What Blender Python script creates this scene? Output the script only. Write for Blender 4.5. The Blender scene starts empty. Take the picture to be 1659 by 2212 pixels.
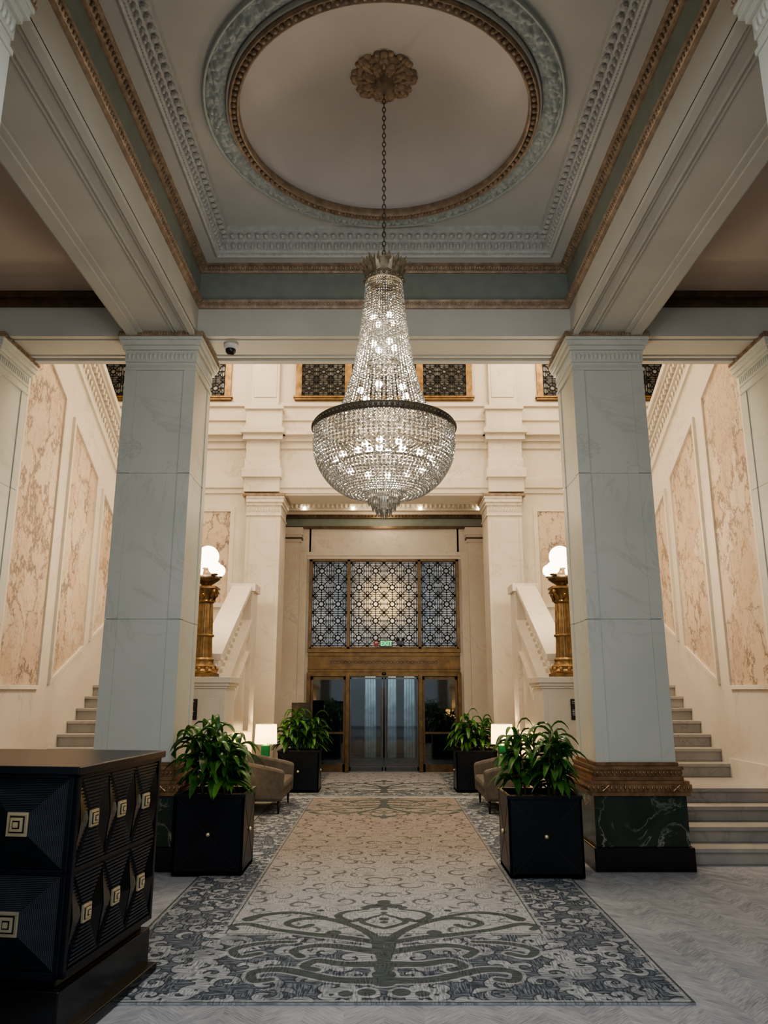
import bpy, math, random, bmesh
from mathutils import Vector, Matrix, kdtree, noise
import numpy as np
random.seed(7)
pi=math.pi
scene=bpy.context.scene
COL=scene.collection
try:
    scene.view_settings.view_transform='AgX';scene.view_settings.look='AgX - Medium High Contrast'
except Exception: pass

# ------------------------------------------------------------------ mesh builder
class MB:
    def __init__(s): s.v=[];s.f=[];s.m=[]
    def add(s,vs,fs,mi=0):
        o=len(s.v); s.v.extend(vs)
        for f in fs: s.f.append([i+o for i in f]); s.m.append(mi)
    def box(s,x0,x1,y0,y1,z0,z1,mi=0):
        x0,x1=min(x0,x1),max(x0,x1)
        s.add([(x0,y0,z0),(x1,y0,z0),(x1,y1,z0),(x0,y1,z0),(x0,y0,z1),(x1,y0,z1),(x1,y1,z1),(x0,y1,z1)],
              [(0,3,2,1),(4,5,6,7),(0,1,5,4),(1,2,6,5),(2,3,7,6),(3,0,4,7)],mi)
    def prism(s,poly,x0,x1,mi=0):
        n=len(poly)
        vs=[(x0,p[0],p[1]) for p in poly]+[(x1,p[0],p[1]) for p in poly]
        s.add(vs,[tuple(range(n-1,-1,-1)),tuple(range(n,2*n))]+[(i,(i+1)%n,n+(i+1)%n,n+i) for i in range(n)],mi)
    def lathe(s,prof,seg=24,c=(0,0,0),mi=0,rf=None):
        vs=[];fs=[]
        n=len(prof)
        for j in range(seg):
            a=2*pi*j/seg
            k=rf(a) if rf else 1
            for r,z in prof: vs.append((c[0]+r*k*math.cos(a),c[1]+r*k*math.sin(a),c[2]+z))
        for j in range(seg):
            j2=(j+1)%seg
            for i in range(n-1): fs.append((j*n+i,j2*n+i,j2*n+i+1,j*n+i+1))
        s.add(vs,fs,mi)
    def ell(s,c,r,seg=8,rings=5,mi=0):
        if not hasattr(r,'__len__'): r=(r,r,r)
        vs=[(c[0],c[1],c[2]-r[2])];fs=[]
        for i in range(1,rings):
            t=pi*i/rings
            for j in range(seg):
                a=2*pi*j/seg
                vs.append((c[0]+r[0]*math.sin(t)*math.cos(a),c[1]+r[1]*math.sin(t)*math.sin(a),c[2]-r[2]*math.cos(t)))
        vs.append((c[0],c[1],c[2]+r[2])); L=len(vs)-1
        for j in range(seg):
            j2=(j+1)%seg
            fs.append((0,1+j2,1+j))
            for i in range(rings-2):
                fs.append((1+i*seg+j,1+i*seg+j2,1+(i+1)*seg+j2,1+(i+1)*seg+j))
            fs.append((1+(rings-2)*seg+j,1+(rings-2)*seg+j2,L))
        s.add(vs,fs,mi)
    def tube(s,pts,r,seg=8,mi=0,closed=False):
        pts=[Vector(p) for p in pts];n=len(pts)
        rs=r if hasattr(r,'__len__') else [r]*n
        vs=[];fs=[]
        for i,p in enumerate(pts):
            if closed: d=pts[(i+1)%n]-pts[i-1]
            else: d=pts[min(i+1,n-1)]-pts[max(i-1,0)]
            d.normalize()
            up=Vector((0,0,1)) if abs(d.z)<.95 else Vector((1,0,0))
            a=d.cross(up).normalized(); b=a.cross(d)
            for j in range(seg):
                t=2*pi*j/seg
                vs.append(tuple(p+rs[i]*(math.cos(t)*a+math.sin(t)*b)))
        m=n if closed else n-1
        for i in range(m):
            i2=(i+1)%n
            for j in range(seg):
                j2=(j+1)%seg
                fs.append((i*seg+j,i*seg+j2,i2*seg+j2,i2*seg+j))
        if not closed:
            fs.append(tuple(range(seg-1,-1,-1)));fs.append(tuple((n-1)*seg+j for j in range(seg)))
        s.add(vs,fs,mi)
    def bar(s,p,q,w,y,t=.01,mi=0):
        dx=q[0]-p[0];dz=q[1]-p[1];L=math.hypot(dx,dz)
        if L<1e-6:return
        nx=-dz/L*w/2;nz=dx/L*w/2
        c=[(p[0]+nx,p[1]+nz),(p[0]-nx,p[1]-nz),(q[0]-nx,q[1]-nz),(q[0]+nx,q[1]+nz)]
        s.add([(a,y,b) for a,b in c]+[(a,y+t,b) for a,b in c],
              [(0,1,2,3),(7,6,5,4),(0,4,5,1),(1,5,6,2),(2,6,7,3),(3,7,4,0)],mi)
    def ring2(s,c,r,w,y,seg=16,t=.01,mi=0):
        for i in range(seg):
            a=2*pi*i/seg;b=2*pi*(i+1)/seg
            s.bar((c[0]+r*math.cos(a),c[1]+r*math.sin(a)),(c[0]+r*math.cos(b),c[1]+r*math.sin(b)),w,y,t,mi)

def setmeta(o,kind=None,label=None,cat=None,group=None):
    if kind:o["kind"]=kind
    if label:o["label"]=label
    if cat:o["category"]=cat
    if group:o["group"]=group
def make(mb,name,mats,parent=None,smooth=False,bevel=0,mirror=False,kind=None,label=None,cat=None,group=None,recenter=True,fixn=True):
    vs=mb.v
    if mirror: vs=[(-a,b,c) for a,b,c in vs]
    loc=Vector((0,0,0))
    if parent is None and recenter and vs:
        xs=[v[0] for v in vs];ys=[v[1] for v in vs];zs=[v[2] for v in vs]
        loc=Vector(((min(xs)+max(xs))/2,(min(ys)+max(ys))/2,min(zs)))
        vs=[(v[0]-loc.x,v[1]-loc.y,v[2]-loc.z) for v in vs]
    me=bpy.data.meshes.new(name)
    me.from_pydata(vs,[],mb.f)
    if not isinstance(mats,(list,tuple)): mats=[mats]
    for m in mats: me.materials.append(m)
    for i,p in enumerate(me.polygons): p.material_index=mb.m[i]
    if fixn:
        bm=bmesh.new();bm.from_mesh(me);bmesh.ops.recalc_face_normals(bm,faces=bm.faces);bm.to_mesh(me);bm.free()
    if smooth:
        for p in me.polygons:p.use_smooth=True
    me.update()
    o=bpy.data.objects.new(name,me);COL.objects.link(o)
    o.location=loc
    if parent: o.parent=parent
    if bevel:
        b=o.modifiers.new("bev",'BEVEL');b.width=bevel;b.segments=2;b.limit_method='ANGLE'
    setmeta(o,kind,label,cat,group)
    return o
def empty(name,loc,label=None,cat=None,group=None,kind=None,rz=0):
    o=bpy.data.objects.new(name,None);COL.objects.link(o);o.location=loc;o.rotation_euler=(0,0,rz)
    o.empty_display_size=.1
    setmeta(o,kind,label,cat,group);return o
def clone(root,loc,rz=None,label=None):
    n=root.copy();COL.objects.link(n);n.location=loc
    if rz is not None:n.rotation_euler=(0,0,rz)
    if label:n["label"]=label
    def rec(a,b):
        for c in list(a.children):
            if c.name in seen: continue
            d=c.copy();COL.objects.link(d);d.parent=b;d.matrix_parent_inverse=c.matrix_parent_inverse.copy()
            seen.add(d.name);rec(c,d)
    seen=set();rec(root,n);return n

# ------------------------------------------------------------------ materials
def newmat(name):
    m=bpy.data.materials.new(name);m.use_nodes=True
    nt=m.node_tree;nt.nodes.clear()
    out=nt.nodes.new('ShaderNodeOutputMaterial')
    return m,nt,out
def nd(nt,t,props=None,**inp):
    n=nt.nodes.new(t)
    if props:
        for k,v in props.items(): setattr(n,k,v)
    for k,v in inp.items():
        key=k.replace('_',' ') if not k.startswith('i') or not k[1:].isdigit() else int(k[1:])
        s=n.inputs[key]
        if isinstance(v,bpy.types.NodeSocket): nt.links.new(v,s)
        else: s.default_value=v
    return n
def M(nt,op,a,b=0.0,c=None,clamp=False):
    n=nt.nodes.new('ShaderNodeMath');n.operation=op;n.use_clamp=clamp
    for i,x in enumerate([a,b]+([c] if c is not None else [])):
        if isinstance(x,bpy.types.NodeSocket): nt.links.new(x,n.inputs[i])
        else:n.inputs[i].default_value=x
    return n.outputs[0]
def mix(nt,f,a,b,bt='MIX'):
    n=nt.nodes.new('ShaderNodeMix');n.data_type='RGBA';n.blend_type=bt
    for s,x in ((n.inputs[0],f),(n.inputs[6],a),(n.inputs[7],b)):
        if isinstance(x,bpy.types.NodeSocket): nt.links.new(x,s)
        else:
            s.default_value=x if not isinstance(x,tuple) or len(x)==4 else (*x,1)
    return n.outputs[2]
def ramp(nt,f,stops):
    n=nt.nodes.new('ShaderNodeValToRGB');nt.links.new(f,n.inputs[0])
    e=n.color_ramp.elements
    while len(e)<len(stops): e.new(.5)
    for i,(p,c) in enumerate(stops):
        e[i].position=p;e[i].color=(*c,1) if len(c)==3 else c
    return n.outputs[0]
def objco(nt): return nt.nodes.new('ShaderNodeTexCoord').outputs['Object']
def simple(name,col,rough=.5,metal=0,var=.12,scale=6,bump=0,bscale=60,spec=.5,coat=0):
    m,nt,out=newmat(name);co=objco(nt)
    n=nd(nt,'ShaderNodeTexNoise',Vector=co,Scale=scale,Detail=5.0)
    dark=tuple(c*(1-var) for c in col);lite=tuple(min(1,c*(1+var)) for c in col)
    c=ramp(nt,n.outputs[0],[(.3,dark),(.7,lite)])
    p=nd(nt,'ShaderNodeBsdfPrincipled',Base_Color=c,Roughness=rough,Metallic=metal)
    p.inputs['Specular IOR Level'].default_value=spec
    p.inputs['Coat Weight'].default_value=coat
    if bump:
        b=nd(nt,'ShaderNodeTexNoise',Vector=co,Scale=bscale,Detail=4.0)
        bb=nd(nt,'ShaderNodeBump',Strength=bump,Distance=.01,Height=b.outputs[0])
        nt.links.new(bb.outputs[0],p.inputs['Normal'])
    nt.links.new(p.outputs[0],out.inputs[0]);return m
def marble(name,base,base2,vein,scale=1.5,width=.03,amt=.8,rough=.25,stretch=(1,1,1)):
    m,nt,out=newmat(name);co=objco(nt)
    mp=nd(nt,'ShaderNodeMapping',Vector=co,Scale=stretch,Rotation=(.3,.2,.5))
    big=nd(nt,'ShaderNodeTexNoise',Vector=mp.outputs[0],Scale=scale*.8,Detail=6.0,Distortion=.6)
    c=ramp(nt,big.outputs[0],[(.35,base),(.65,base2)])
    v1=nd(nt,'ShaderNodeTexNoise',Vector=mp.outputs[0],Scale=scale,Detail=8.0,Roughness=.62,Distortion=1.2)
    d=M(nt,'ABSOLUTE',M(nt,'SUBTRACT',v1.outputs[0],.5))
    k=M(nt,'SUBTRACT',1.0,M(nt,'DIVIDE',d,width),clamp=True)
    gate=nd(nt,'ShaderNodeTexNoise',Vector=co,Scale=scale*.9,Detail=2.0)
    g=M(nt,'MULTIPLY',M(nt,'SUBTRACT',gate.outputs[0],.38,clamp=True),4.0,clamp=True)
    k=M(nt,'MULTIPLY',M(nt,'MULTIPLY',k,g),amt)
    c=mix(nt,k,c,vein)
    p=nd(nt,'ShaderNodeBsdfPrincipled',Base_Color=c,Roughness=rough)
    nt.links.new(p.outputs[0],out.inputs[0]);return m
def breccia():
    m,nt,out=newmat('breccia_marble')
    geo=nd(nt,'ShaderNodeNewGeometry').outputs['Position']
    mp=nd(nt,'ShaderNodeMapping',Vector=geo,Scale=(1,1,.6),Rotation=(.4,0,0))
    wob=nd(nt,'ShaderNodeTexNoise',Vector=mp.outputs[0],Scale=2.6,Detail=8.0,Roughness=.68)
    wv=nd(nt,'ShaderNodeVectorMath',{'operation':'SCALE'},i0=wob.outputs[1],Scale=.95)
    vec=nd(nt,'ShaderNodeVectorMath',{'operation':'ADD'},i0=mp.outputs[0],i1=wv.outputs[0]).outputs[0]
    cell=nd(nt,'ShaderNodeTexVoronoi',Vector=vec,Scale=2.4)
    edge=nd(nt,'ShaderNodeTexVoronoi',{'feature':'DISTANCE_TO_EDGE'},Vector=vec,Scale=2.4)
    cs=nd(nt,'ShaderNodeSeparateColor',Color=cell.outputs['Color'])
    base=ramp(nt,cs.outputs[0],[(.0,(.56,.40,.27)),(.35,(.62,.47,.33)),(.65,(.66,.55,.42)),(1,(.55,.38,.28))])
    n2=nd(nt,'ShaderNodeTexNoise',Vector=mp.outputs[0],Scale=9.0,Detail=6.0)
    base=mix(nt,M(nt,'MULTIPLY',n2.outputs[0],.45),base,(.70,.61,.50))
    th=nd(nt,'ShaderNodeTexNoise',Vector=mp.outputs[0],Scale=1.7,Detail=3.0)
    wdt=M(nt,'ADD',M(nt,'MULTIPLY',M(nt,'SUBTRACT',th.outputs[0],.42,clamp=True),.36),.008)
    k=M(nt,'SUBTRACT',1.0,M(nt,'DIVIDE',edge.outputs[0],wdt),clamp=True)
    c=mix(nt,M(nt,'MULTIPLY',k,.82),base,(.12,.09,.085))
    fine=M(nt,'ABSOLUTE',M(nt,'SUBTRACT',wob.outputs[0],.5))
    k2=M(nt,'SUBTRACT',1.0,M(nt,'DIVIDE',fine,.014),clamp=True)
    c=mix(nt,M(nt,'MULTIPLY',k2,.5),c,(.20,.13,.105))
    p=nd(nt,'ShaderNodeBsdfPrincipled',Base_Color=c,Roughness=.2)
    nt.links.new(p.outputs[0],out.inputs[0]);return m
def emis(name,col,st):
    m,nt,out=newmat(name);e=nd(nt,'ShaderNodeEmission',Color=(*col,1),Strength=st)
    nt.links.new(e.outputs[0],out.inputs[0]);return m

m_cream=marble('cream_marble',(.73,.67,.585),(.65,.585,.50),(.40,.33,.27),scale=1.0,width=.02,amt=.4,rough=.32)
m_white=marble('white_marble',(.60,.61,.56),(.53,.55,.50),(.36,.37,.33),scale=.9,width=.02,amt=.4,rough=.35)
m_pink=breccia()
m_green=marble('green_marble',(.010,.018,.015),(.03,.045,.035),(.40,.40,.35),scale=2.2,width=.02,amt=.8,rough=.12)
m_step=marble('grey_step_marble',(.45,.42,.385),(.35,.33,.305),(.18,.17,.16),scale=2,width=.03,amt=.5,rough=.35)
m_plaster=simple('painted_plaster',(.50,.495,.45),.6,var=.05,scale=2)
m_ceil=simple('ceiling_plaster',(.54,.535,.505),.8,var=.06,scale=1.2)
m_dome=simple('dome_plaster',(.62,.58,.55),.85,var=.06,scale=1.2)
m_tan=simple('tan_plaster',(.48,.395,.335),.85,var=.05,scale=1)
m_band=simple('green_frieze',(.235,.265,.235),.6,var=.08)
m_relief=simple('relief_plaster',(.46,.50,.48),.65,var=.1,scale=20,bump=.3,bscale=50)
m_eggw=simple('egg_plaster',(.52,.52,.50),.6,var=.1,scale=20)
m_gold=simple('aged_gilding',(.33,.245,.175),.45,.2,var=.3,scale=14,bump=.3)
m_bronze=simple('polished_bronze',(.24,.15,.07),.36,.75,var=.4,scale=10)
m_bronzed=simple('dark_bronze',(.14,.095,.055),.38,.65,var=.3,scale=8)
m_bronzet=simple('base_bronze',(.27,.165,.09),.34,.65,var=.35,scale=12)
m_frame=simple('door_bronze',(.15,.095,.042),.34,.7,var=.3,scale=8)
m_black=simple('black_stone',(.006,.006,.007),.2,var=.3)
m_navy=simple('navy_lacquer',(.005,.007,.012),.32,var=.15,spec=.35)
m_navyr=simple('navy_ribbed',(.018,.024,.034),.3,var=.2)  # ribs lighter than the desk body, imitating light caught on their edges
m_brass=simple('brass',(.85,.74,.52),.38,.8,var=.1)
m_line=simple('grey_inlay',(.05,.045,.04),.4,.6,var=.1)
m_sofa=simple('taupe_velvet',(.11,.10,.09),.8,var=.2,scale=12)
m_leg=simple('dark_wood',(.02,.013,.01),.35,var=.2)
m_soil=simple('soil',(.02,.014,.01),.95,bump=.8)
m_green_glass=simple('green_ceramic',(.03,.24,.10),.12,var=.2,coat=.6)
m_plastic_w=simple('white_plastic',(.6,.6,.6),.4)
m_plastic_b=simple('black_plastic',(.01,.01,.011),.25)
m_red=simple('red_plastic',(.35,.02,.015),.35)
m_teal=simple('teal_print',(.01,.09,.12),.4)
m_lead=simple('lead_came',(.008,.008,.007),.5,.3)
m_steel=simple('steel',(.5,.5,.5),.25,1)

def leafmat():
    m,nt,out=newmat('leaf_green');co=objco(nt)
    n=nd(nt,'ShaderNodeTexNoise',Vector=co,Scale=6.0,Detail=3.0)
    c=ramp(nt,n.outputs[0],[(.3,(.015,.07,.012)),(.52,(.04,.15,.025)),(.7,(.12,.30,.05))])
    p=nd(nt,'ShaderNodeBsdfPrincipled',Base_Color=c,Roughness=.32)
    t=nd(nt,'ShaderNodeBsdfTranslucent',Color=c)
    mx=nd(nt,'ShaderNodeMixShader',Fac=.25,i1=p.outputs[0],i2=t.outputs[0])
    nt.links.new(mx.outputs[0],out.inputs[0]);return m
m_leaf=leafmat()
def crystal():
    m,nt,out=newmat('cut_crystal')
    g=nd(nt,'ShaderNodeBsdfGlossy',Color=(.70,.68,.64,1),Roughness=.12)
    t=nd(nt,'ShaderNodeBsdfTransparent',Color=(.72,.71,.68,1))
    d=nd(nt,'ShaderNodeBsdfTranslucent',Color=(.52,.49,.43,1))
    a=nd(nt,'ShaderNodeMixShader',Fac=.20,i1=g.outputs[0],i2=t.outputs[0])
    b=nd(nt,'ShaderNodeMixShader',Fac=.12,i1=a.outputs[0],i2=d.outputs[0])
    nt.links.new(b.outputs[0],out.inputs[0]);return m
m_crystal=crystal()
def glassmat(name,tint,fac,rough=.03):
    m,nt,out=newmat(name)
    g=nd(nt,'ShaderNodeBsdfGlossy',Color=(.9,.9,.9,1),Roughness=rough)
    t=nd(nt,'ShaderNodeBsdfTransparent',Color=(*tint,1))
    a=nd(nt,'ShaderNodeMixShader',Fac=fac,i1=t.outputs[0],i2=g.outputs[0])
    nt.links.new(a.outputs[0],out.inputs[0]);return m
m_glass=glassmat('door_glass',(.6,.66,.68),.13)
def translucent_glass():
    m,nt,out=newmat('opal_leaded_glass')
    v=nd(nt,'ShaderNodeTexNoise',Vector=objco(nt),Scale=9.0)
    c=ramp(nt,v.outputs[0],[(.3,(.50,.52,.52)),(.7,(.85,.85,.84))])
    t=nd(nt,'ShaderNodeBsdfTranslucent',Color=c)
    g=nd(nt,'ShaderNodeBsdfGlossy',Color=(.8,.8,.8,1),Roughness=.2)
    a=nd(nt,'ShaderNodeMixShader',Fac=.04,i1=t.outputs[0],i2=g.outputs[0])
    nt.links.new(a.outputs[0],out.inputs[0]);return m
m_opal=translucent_glass()
m_upglass=simple('dim_window_glass',(.22,.225,.23),.15,var=.4,scale=8)
m_bulb=emis('bulb',(1,.90,.74),26)
m_globe=emis('opal_globe',(1,.87,.68),7)
m_down=emis('cove_bulb',(1,.85,.6),16)
m_exit=emis('exit_green',(.03,.9,.35),2.2)
m_exitd=simple('exit_case',(.05,.12,.08),.4)
def shademat(name,col,st):
    m,nt,out=newmat(name)
    e=nd(nt,'ShaderNodeEmission',Color=(*col,1),Strength=st)
    t=nd(nt,'ShaderNodeBsdfTranslucent',Color=(.9,.8,.6,1))
    a=nd(nt,'ShaderNodeAddShader',i0=e.outputs[0],i1=t.outputs[0])
    nt.links.new(a.outputs[0],out.inputs[0]);return m
m_shade=shademat('linen_shade_lit',(1,.78,.45),1.2)
m_shade2=shademat('linen_shade_warm',(1,.68,.3),.45)

def floor_mat():
    m,nt,out=newmat('herringbone_carpet');co=objco(nt)
    s=nd(nt,'ShaderNodeSeparateXYZ',Vector=co);x=s.outputs[0];y=s.outputs[1]
    fr=M(nt,'FRACT',M(nt,'MULTIPLY',x,2.3));k=M(nt,'SUBTRACT',M(nt,'MULTIPLY',M(nt,'GREATER_THAN',fr,.5),2.0),1.0)
    yk=M(nt,'MULTIPLY',y,k)
    u=M(nt,'ADD',x,yk);v=M(nt,'SUBTRACT',x,yk)
    cv=nd(nt,'ShaderNodeCombineXYZ',X=M(nt,'MULTIPLY',u,7.0),Y=M(nt,'MULTIPLY',v,85.0),Z=k)
    n=nd(nt,'ShaderNodeTexNoise',Vector=cv.outputs[0],Scale=1.0,Detail=3.0)
    cb=nd(nt,'ShaderNodeCombineXYZ',X=M(nt,'MULTIPLY',u,1.8),Y=M(nt,'MULTIPLY',M(nt,'FLOOR',M(nt,'MULTIPLY',v,12.0)),3.7),Z=M(nt,'MULTIPLY',k,7.0))
    n2=nd(nt,'ShaderNodeTexNoise',Vector=cb.outputs[0],Scale=1.0,Detail=1.0)
    big=nd(nt,'ShaderNodeTexNoise',Vector=co,Scale=1.5,Detail=4.0)
    f=M(nt,'ADD',M(nt,'ADD',M(nt,'MULTIPLY',n.outputs[0],.50),M(nt,'MULTIPLY',n2.outputs[0],.27)),M(nt,'MULTIPLY',big.outputs[0],.23))
    c=ramp(nt,f,[(.37,(.185,.20,.225)),(.5,(.32,.335,.37)),(.62,(.43,.445,.48))])
    p=nd(nt,'ShaderNodeBsdfPrincipled',Base_Color=c,Roughness=.9)
    nt.links.new(p.outputs[0],out.inputs[0]);return m
m_floor=floor_mat()
def rug_mat():
    m,nt,out=newmat('patterned_rug');co=objco(nt)
    A=nd(nt,'ShaderNodeAttribute',{'attribute_name':'fa'}).outputs['Fac']
    B=nd(nt,'ShaderNodeAttribute',{'attribute_name':'fb'}).outputs['Fac']
    C=nd(nt,'ShaderNodeAttribute',{'attribute_name':'fc'}).outputs['Fac']
    Z=nd(nt,'ShaderNodeAttribute',{'attribute_name':'fz'}).outputs['Fac']
    W=nd(nt,'ShaderNodeAttribute',{'attribute_name':'fw'}).outputs['Fac']
    def soft(s,w=.004): return M(nt,'SUBTRACT',.5,M(nt,'DIVIDE',s,w),clamp=True)
    mp=nd(nt,'ShaderNodeMapping',Vector=co,Scale=(10,90,1))
    st=nd(nt,'ShaderNodeTexNoise',Vector=mp.outputs[0],Scale=1.0,Detail=2.0)
    mp2=nd(nt,'ShaderNodeMapping',Vector=co,Scale=(90,11,1))
    st2=nd(nt,'ShaderNodeTexNoise',Vector=mp2.outputs[0],Scale=1.0,Detail=2.0)
    big=nd(nt,'ShaderNodeTexNoise',Vector=co,Scale=5.0,Detail=3.0)
    sel=M(nt,'GREATER_THAN',big.outputs[0],.5)
    stk=M(nt,'ADD',M(nt,'MULTIPLY',st.outputs[0],sel),M(nt,'MULTIPLY',st2.outputs[0],M(nt,'SUBTRACT',1.0,sel)))
    mid=nd(nt,'ShaderNodeTexNoise',Vector=co,Scale=2.2,Detail=2.0).outputs[0]
    lf=ramp(nt,stk,[(.38,(.22,.24,.265)),(.55,(.40,.415,.44))])
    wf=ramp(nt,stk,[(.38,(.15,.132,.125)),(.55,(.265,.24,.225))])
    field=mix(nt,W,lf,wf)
    trac=mix(nt,W,(.075,.085,.10),(.05,.042,.038))
    tg=M(nt,'MULTIPLY',M(nt,'SUBTRACT',stk,.38,clamp=True),6.0,clamp=True)
    field=mix(nt,M(nt,'MULTIPLY',soft(C,.008),M(nt,'ADD',.5,M(nt,'MULTIPLY',tg,.5))),field,trac)
    dk=ramp(nt,stk,[(.36,(.022,.032,.048)),(.47,(.05,.068,.095)),(.6,(.17,.20,.24))])
    lt=ramp(nt,stk,[(.36,(.12,.145,.175)),(.5,(.29,.315,.35)),(.6,(.41,.43,.46))])
    lt=mix(nt,M(nt,'MULTIPLY',M(nt,'SUBTRACT',mid,.45,clamp=True),3.5,clamp=True),lt,ramp(nt,stk,[(.36,(.07,.09,.115)),(.6,(.20,.225,.26))]))
    bord=mix(nt,soft(B),dk,lt)
    edge=soft(M(nt,'SUBTRACT',M(nt,'ABSOLUTE',M(nt,'SUBTRACT',B,.006)),.004))
    bord=mix(nt,M(nt,'MULTIPLY',edge,.75),bord,(.015,.02,.03))
    c=mix(nt,soft(Z),field,bord)
    halo=soft(M(nt,'SUBTRACT',A,.022))
    c=mix(nt,M(nt,'MULTIPLY',halo,.7),c,mix(nt,W,lf,wf))
    c=mix(nt,M(nt,'MULTIPLY',soft(A),.95),c,ramp(nt,stk,[(.36,(.02,.034,.037)),(.62,(.075,.10,.105))]))
    p=nd(nt,'ShaderNodeBsdfPrincipled',Base_Color=c,Roughness=.92)
    nt.links.new(p.outputs[0],out.inputs[0]);return m
m_rug=rug_mat()

# ------------------------------------------------------------------ room shell
mb=MB();mb.box(-7,7,-4,21,-.1,0)
make(mb,'floor',m_floor,kind='structure',recenter=False,label='grey blue herringbone patterned carpet floor')

CX=2.13; CY0,CY1=3.6,7.96; BZ=5.64
for s in (1,-1):
    mb=MB()
    mb.box(CX,2.88,-4,7.96,BZ,6.9)
    for a,b,z in ((CX+.0,CX+.06,.045),(CX+.06,CX+.10,.022),(2.78,2.90,.045),(2.72,2.78,.022),(CX+.20,CX+.215,.014),(CX+.24,CX+.25,.014)):
        mb.box(a,b,-4,7.955,BZ-z,BZ+.01)
    mb.box(2.88,2.96,-4,7.955,BZ+.02,BZ+.12);mb.box(2.88,3.03,-4,7.955,BZ+.12,BZ+.2);mb.box(2.88,3.10,-4,7.955,BZ+.36,BZ+.48)
    make(mb,'trim_1' if s==1 else 'trim_2',m_plaster,mirror=s<0,kind='structure',label='white plaster ceiling beam with stepped mouldings')
mb=MB();mb.box(-6.6,6.6,7.96,8.68,BZ,9.6)
for y0,y1,z in ((7.955,8.0,.02),(8.60,8.69,.03),(8.5,8.55,.015),(8.08,8.12,.012)): mb.box(-6.6,6.6,y0,y1,BZ-z,BZ+.02)
make(mb,'trim_3',m_plaster,kind='structure',label='plaster cross beam spanning the columns')
mb=MB();mb.box(-6.6,6.6,2.86,3.6,BZ,6.9)
make(mb,'trim_4',m_plaster,kind='structure',label='plaster cross beam over the entrance columns')
EX,EY0,EY1=1.89,3.83,7.73
mb=MB();z0,z1=6.5,6.56
mb.box(-CX,CX,CY0,EY0,z0,z1);mb.box(-CX,CX,EY1,CY1,z0,z1);mb.box(-CX,-EX,EY0,EY1,z0,z1);mb.box(EX,CX,EY0,EY1,z0,z1)
cy=5.96;R=1.42
angs=sorted(set([2*pi*i/144 for i in range(144)]+[math.atan2(b-cy,a)%(2*pi) for a in (-EX,EX) for b in (EY0,EY1)]))
vs=[];fs=[]
for a in angs:
    c,s_=math.cos(a),math.sin(a)
    t=min([x for x in ((EX/c if c>1e-9 else 1e9),(-EX/c if c<-1e-9 else 1e9),((EY1-cy)/s_ if s_>1e-9 else 1e9),((EY0-cy)/s_ if s_<-1e-9 else 1e9))])
    vs+= [(R*c,cy+R*s_,6.80),(t*c,cy+t*s_,6.80)]
n=len(angs)
for i in range(n):
    j=(i+1)%n;fs.append((2*i,2*i+1,2*j+1,2*j))
mb.add(vs,fs)
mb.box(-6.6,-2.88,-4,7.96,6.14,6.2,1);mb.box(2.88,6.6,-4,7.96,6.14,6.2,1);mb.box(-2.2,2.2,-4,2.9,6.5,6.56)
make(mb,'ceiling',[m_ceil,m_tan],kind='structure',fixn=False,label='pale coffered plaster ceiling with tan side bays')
mb=MB();prof=[(1.34,6.72),(1.335,6.84),(1.30,6.88)]
for i in range(0,17):
    r=1.29*(1-i/16);prof.append((max(r,.001),6.90+.38*(1-(r/1.29)**2)))
mb.lathe(prof,96,(0,cy,0))
make(mb,'ceiling',m_dome,smooth=True,kind='structure',label='shallow round plaster ceiling dome')
mb=MB();seg=900;prof=[];npf=22
vs=[];fs=[]
for j in range(seg):
    a=2*pi*j/seg
    for i in range(npf):
        t=i/(npf-1);r=1.43+.165*t
        x,y=r*math.cos(a),r*math.sin(a)
        base=.02+.035*math.sin(pi*t)
        d=noise.voronoi(Vector((x*14,y*14,3.1)))[0]
        lump=max(0,.55-d[0])*.07+.008*noise.noise(Vector((x*40,y*40,0)))
        groove=.018*max(0,1-(d[1]-d[0])*6)
        vs.append((x,cy+y,6.80-base-(lump-groove)*min(1,3*math.sin(pi*t))))
for j in range(seg):
    k=(j+1)%seg
    for i in range(npf-1): fs.append((j*npf+i,k*npf+i,k*npf+i+1,j*npf+i+1))
mb.add(vs,fs)
mb.lathe([(1.595,6.80),(1.60,6.76),(1.62,6.755),(1.625,6.80)],144,(0,cy,0))
make(mb,'trim_5',m_relief,smooth=True,kind='structure',label='blue grey leaf garland plaster ring')
mb=MB()
mb.lathe([(1.42,6.80),(1.42,6.735),(1.405,6.73),(1.40,6.74)],144,(0,cy,0),1)
mb.lathe([(1.40,6.75),(1.395,6.70),(1.385,6.69),(1.37,6.72),(1.33,6.715),(1.32,6.69),(1.305,6.70),(1.30,6.76),(1.33,6.8)],144,(0,cy,0),0)
for i in range(120):
    a=2*pi*i/120;mb.ell((1.35*math.cos(a),cy+1.35*math.sin(a),6.705),(.024,.024,.024),6,4)
make(mb,'trim_6',[m_gold,m_plaster],smooth=True,kind='structure',label='gilded egg and dart ring moulding')
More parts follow.
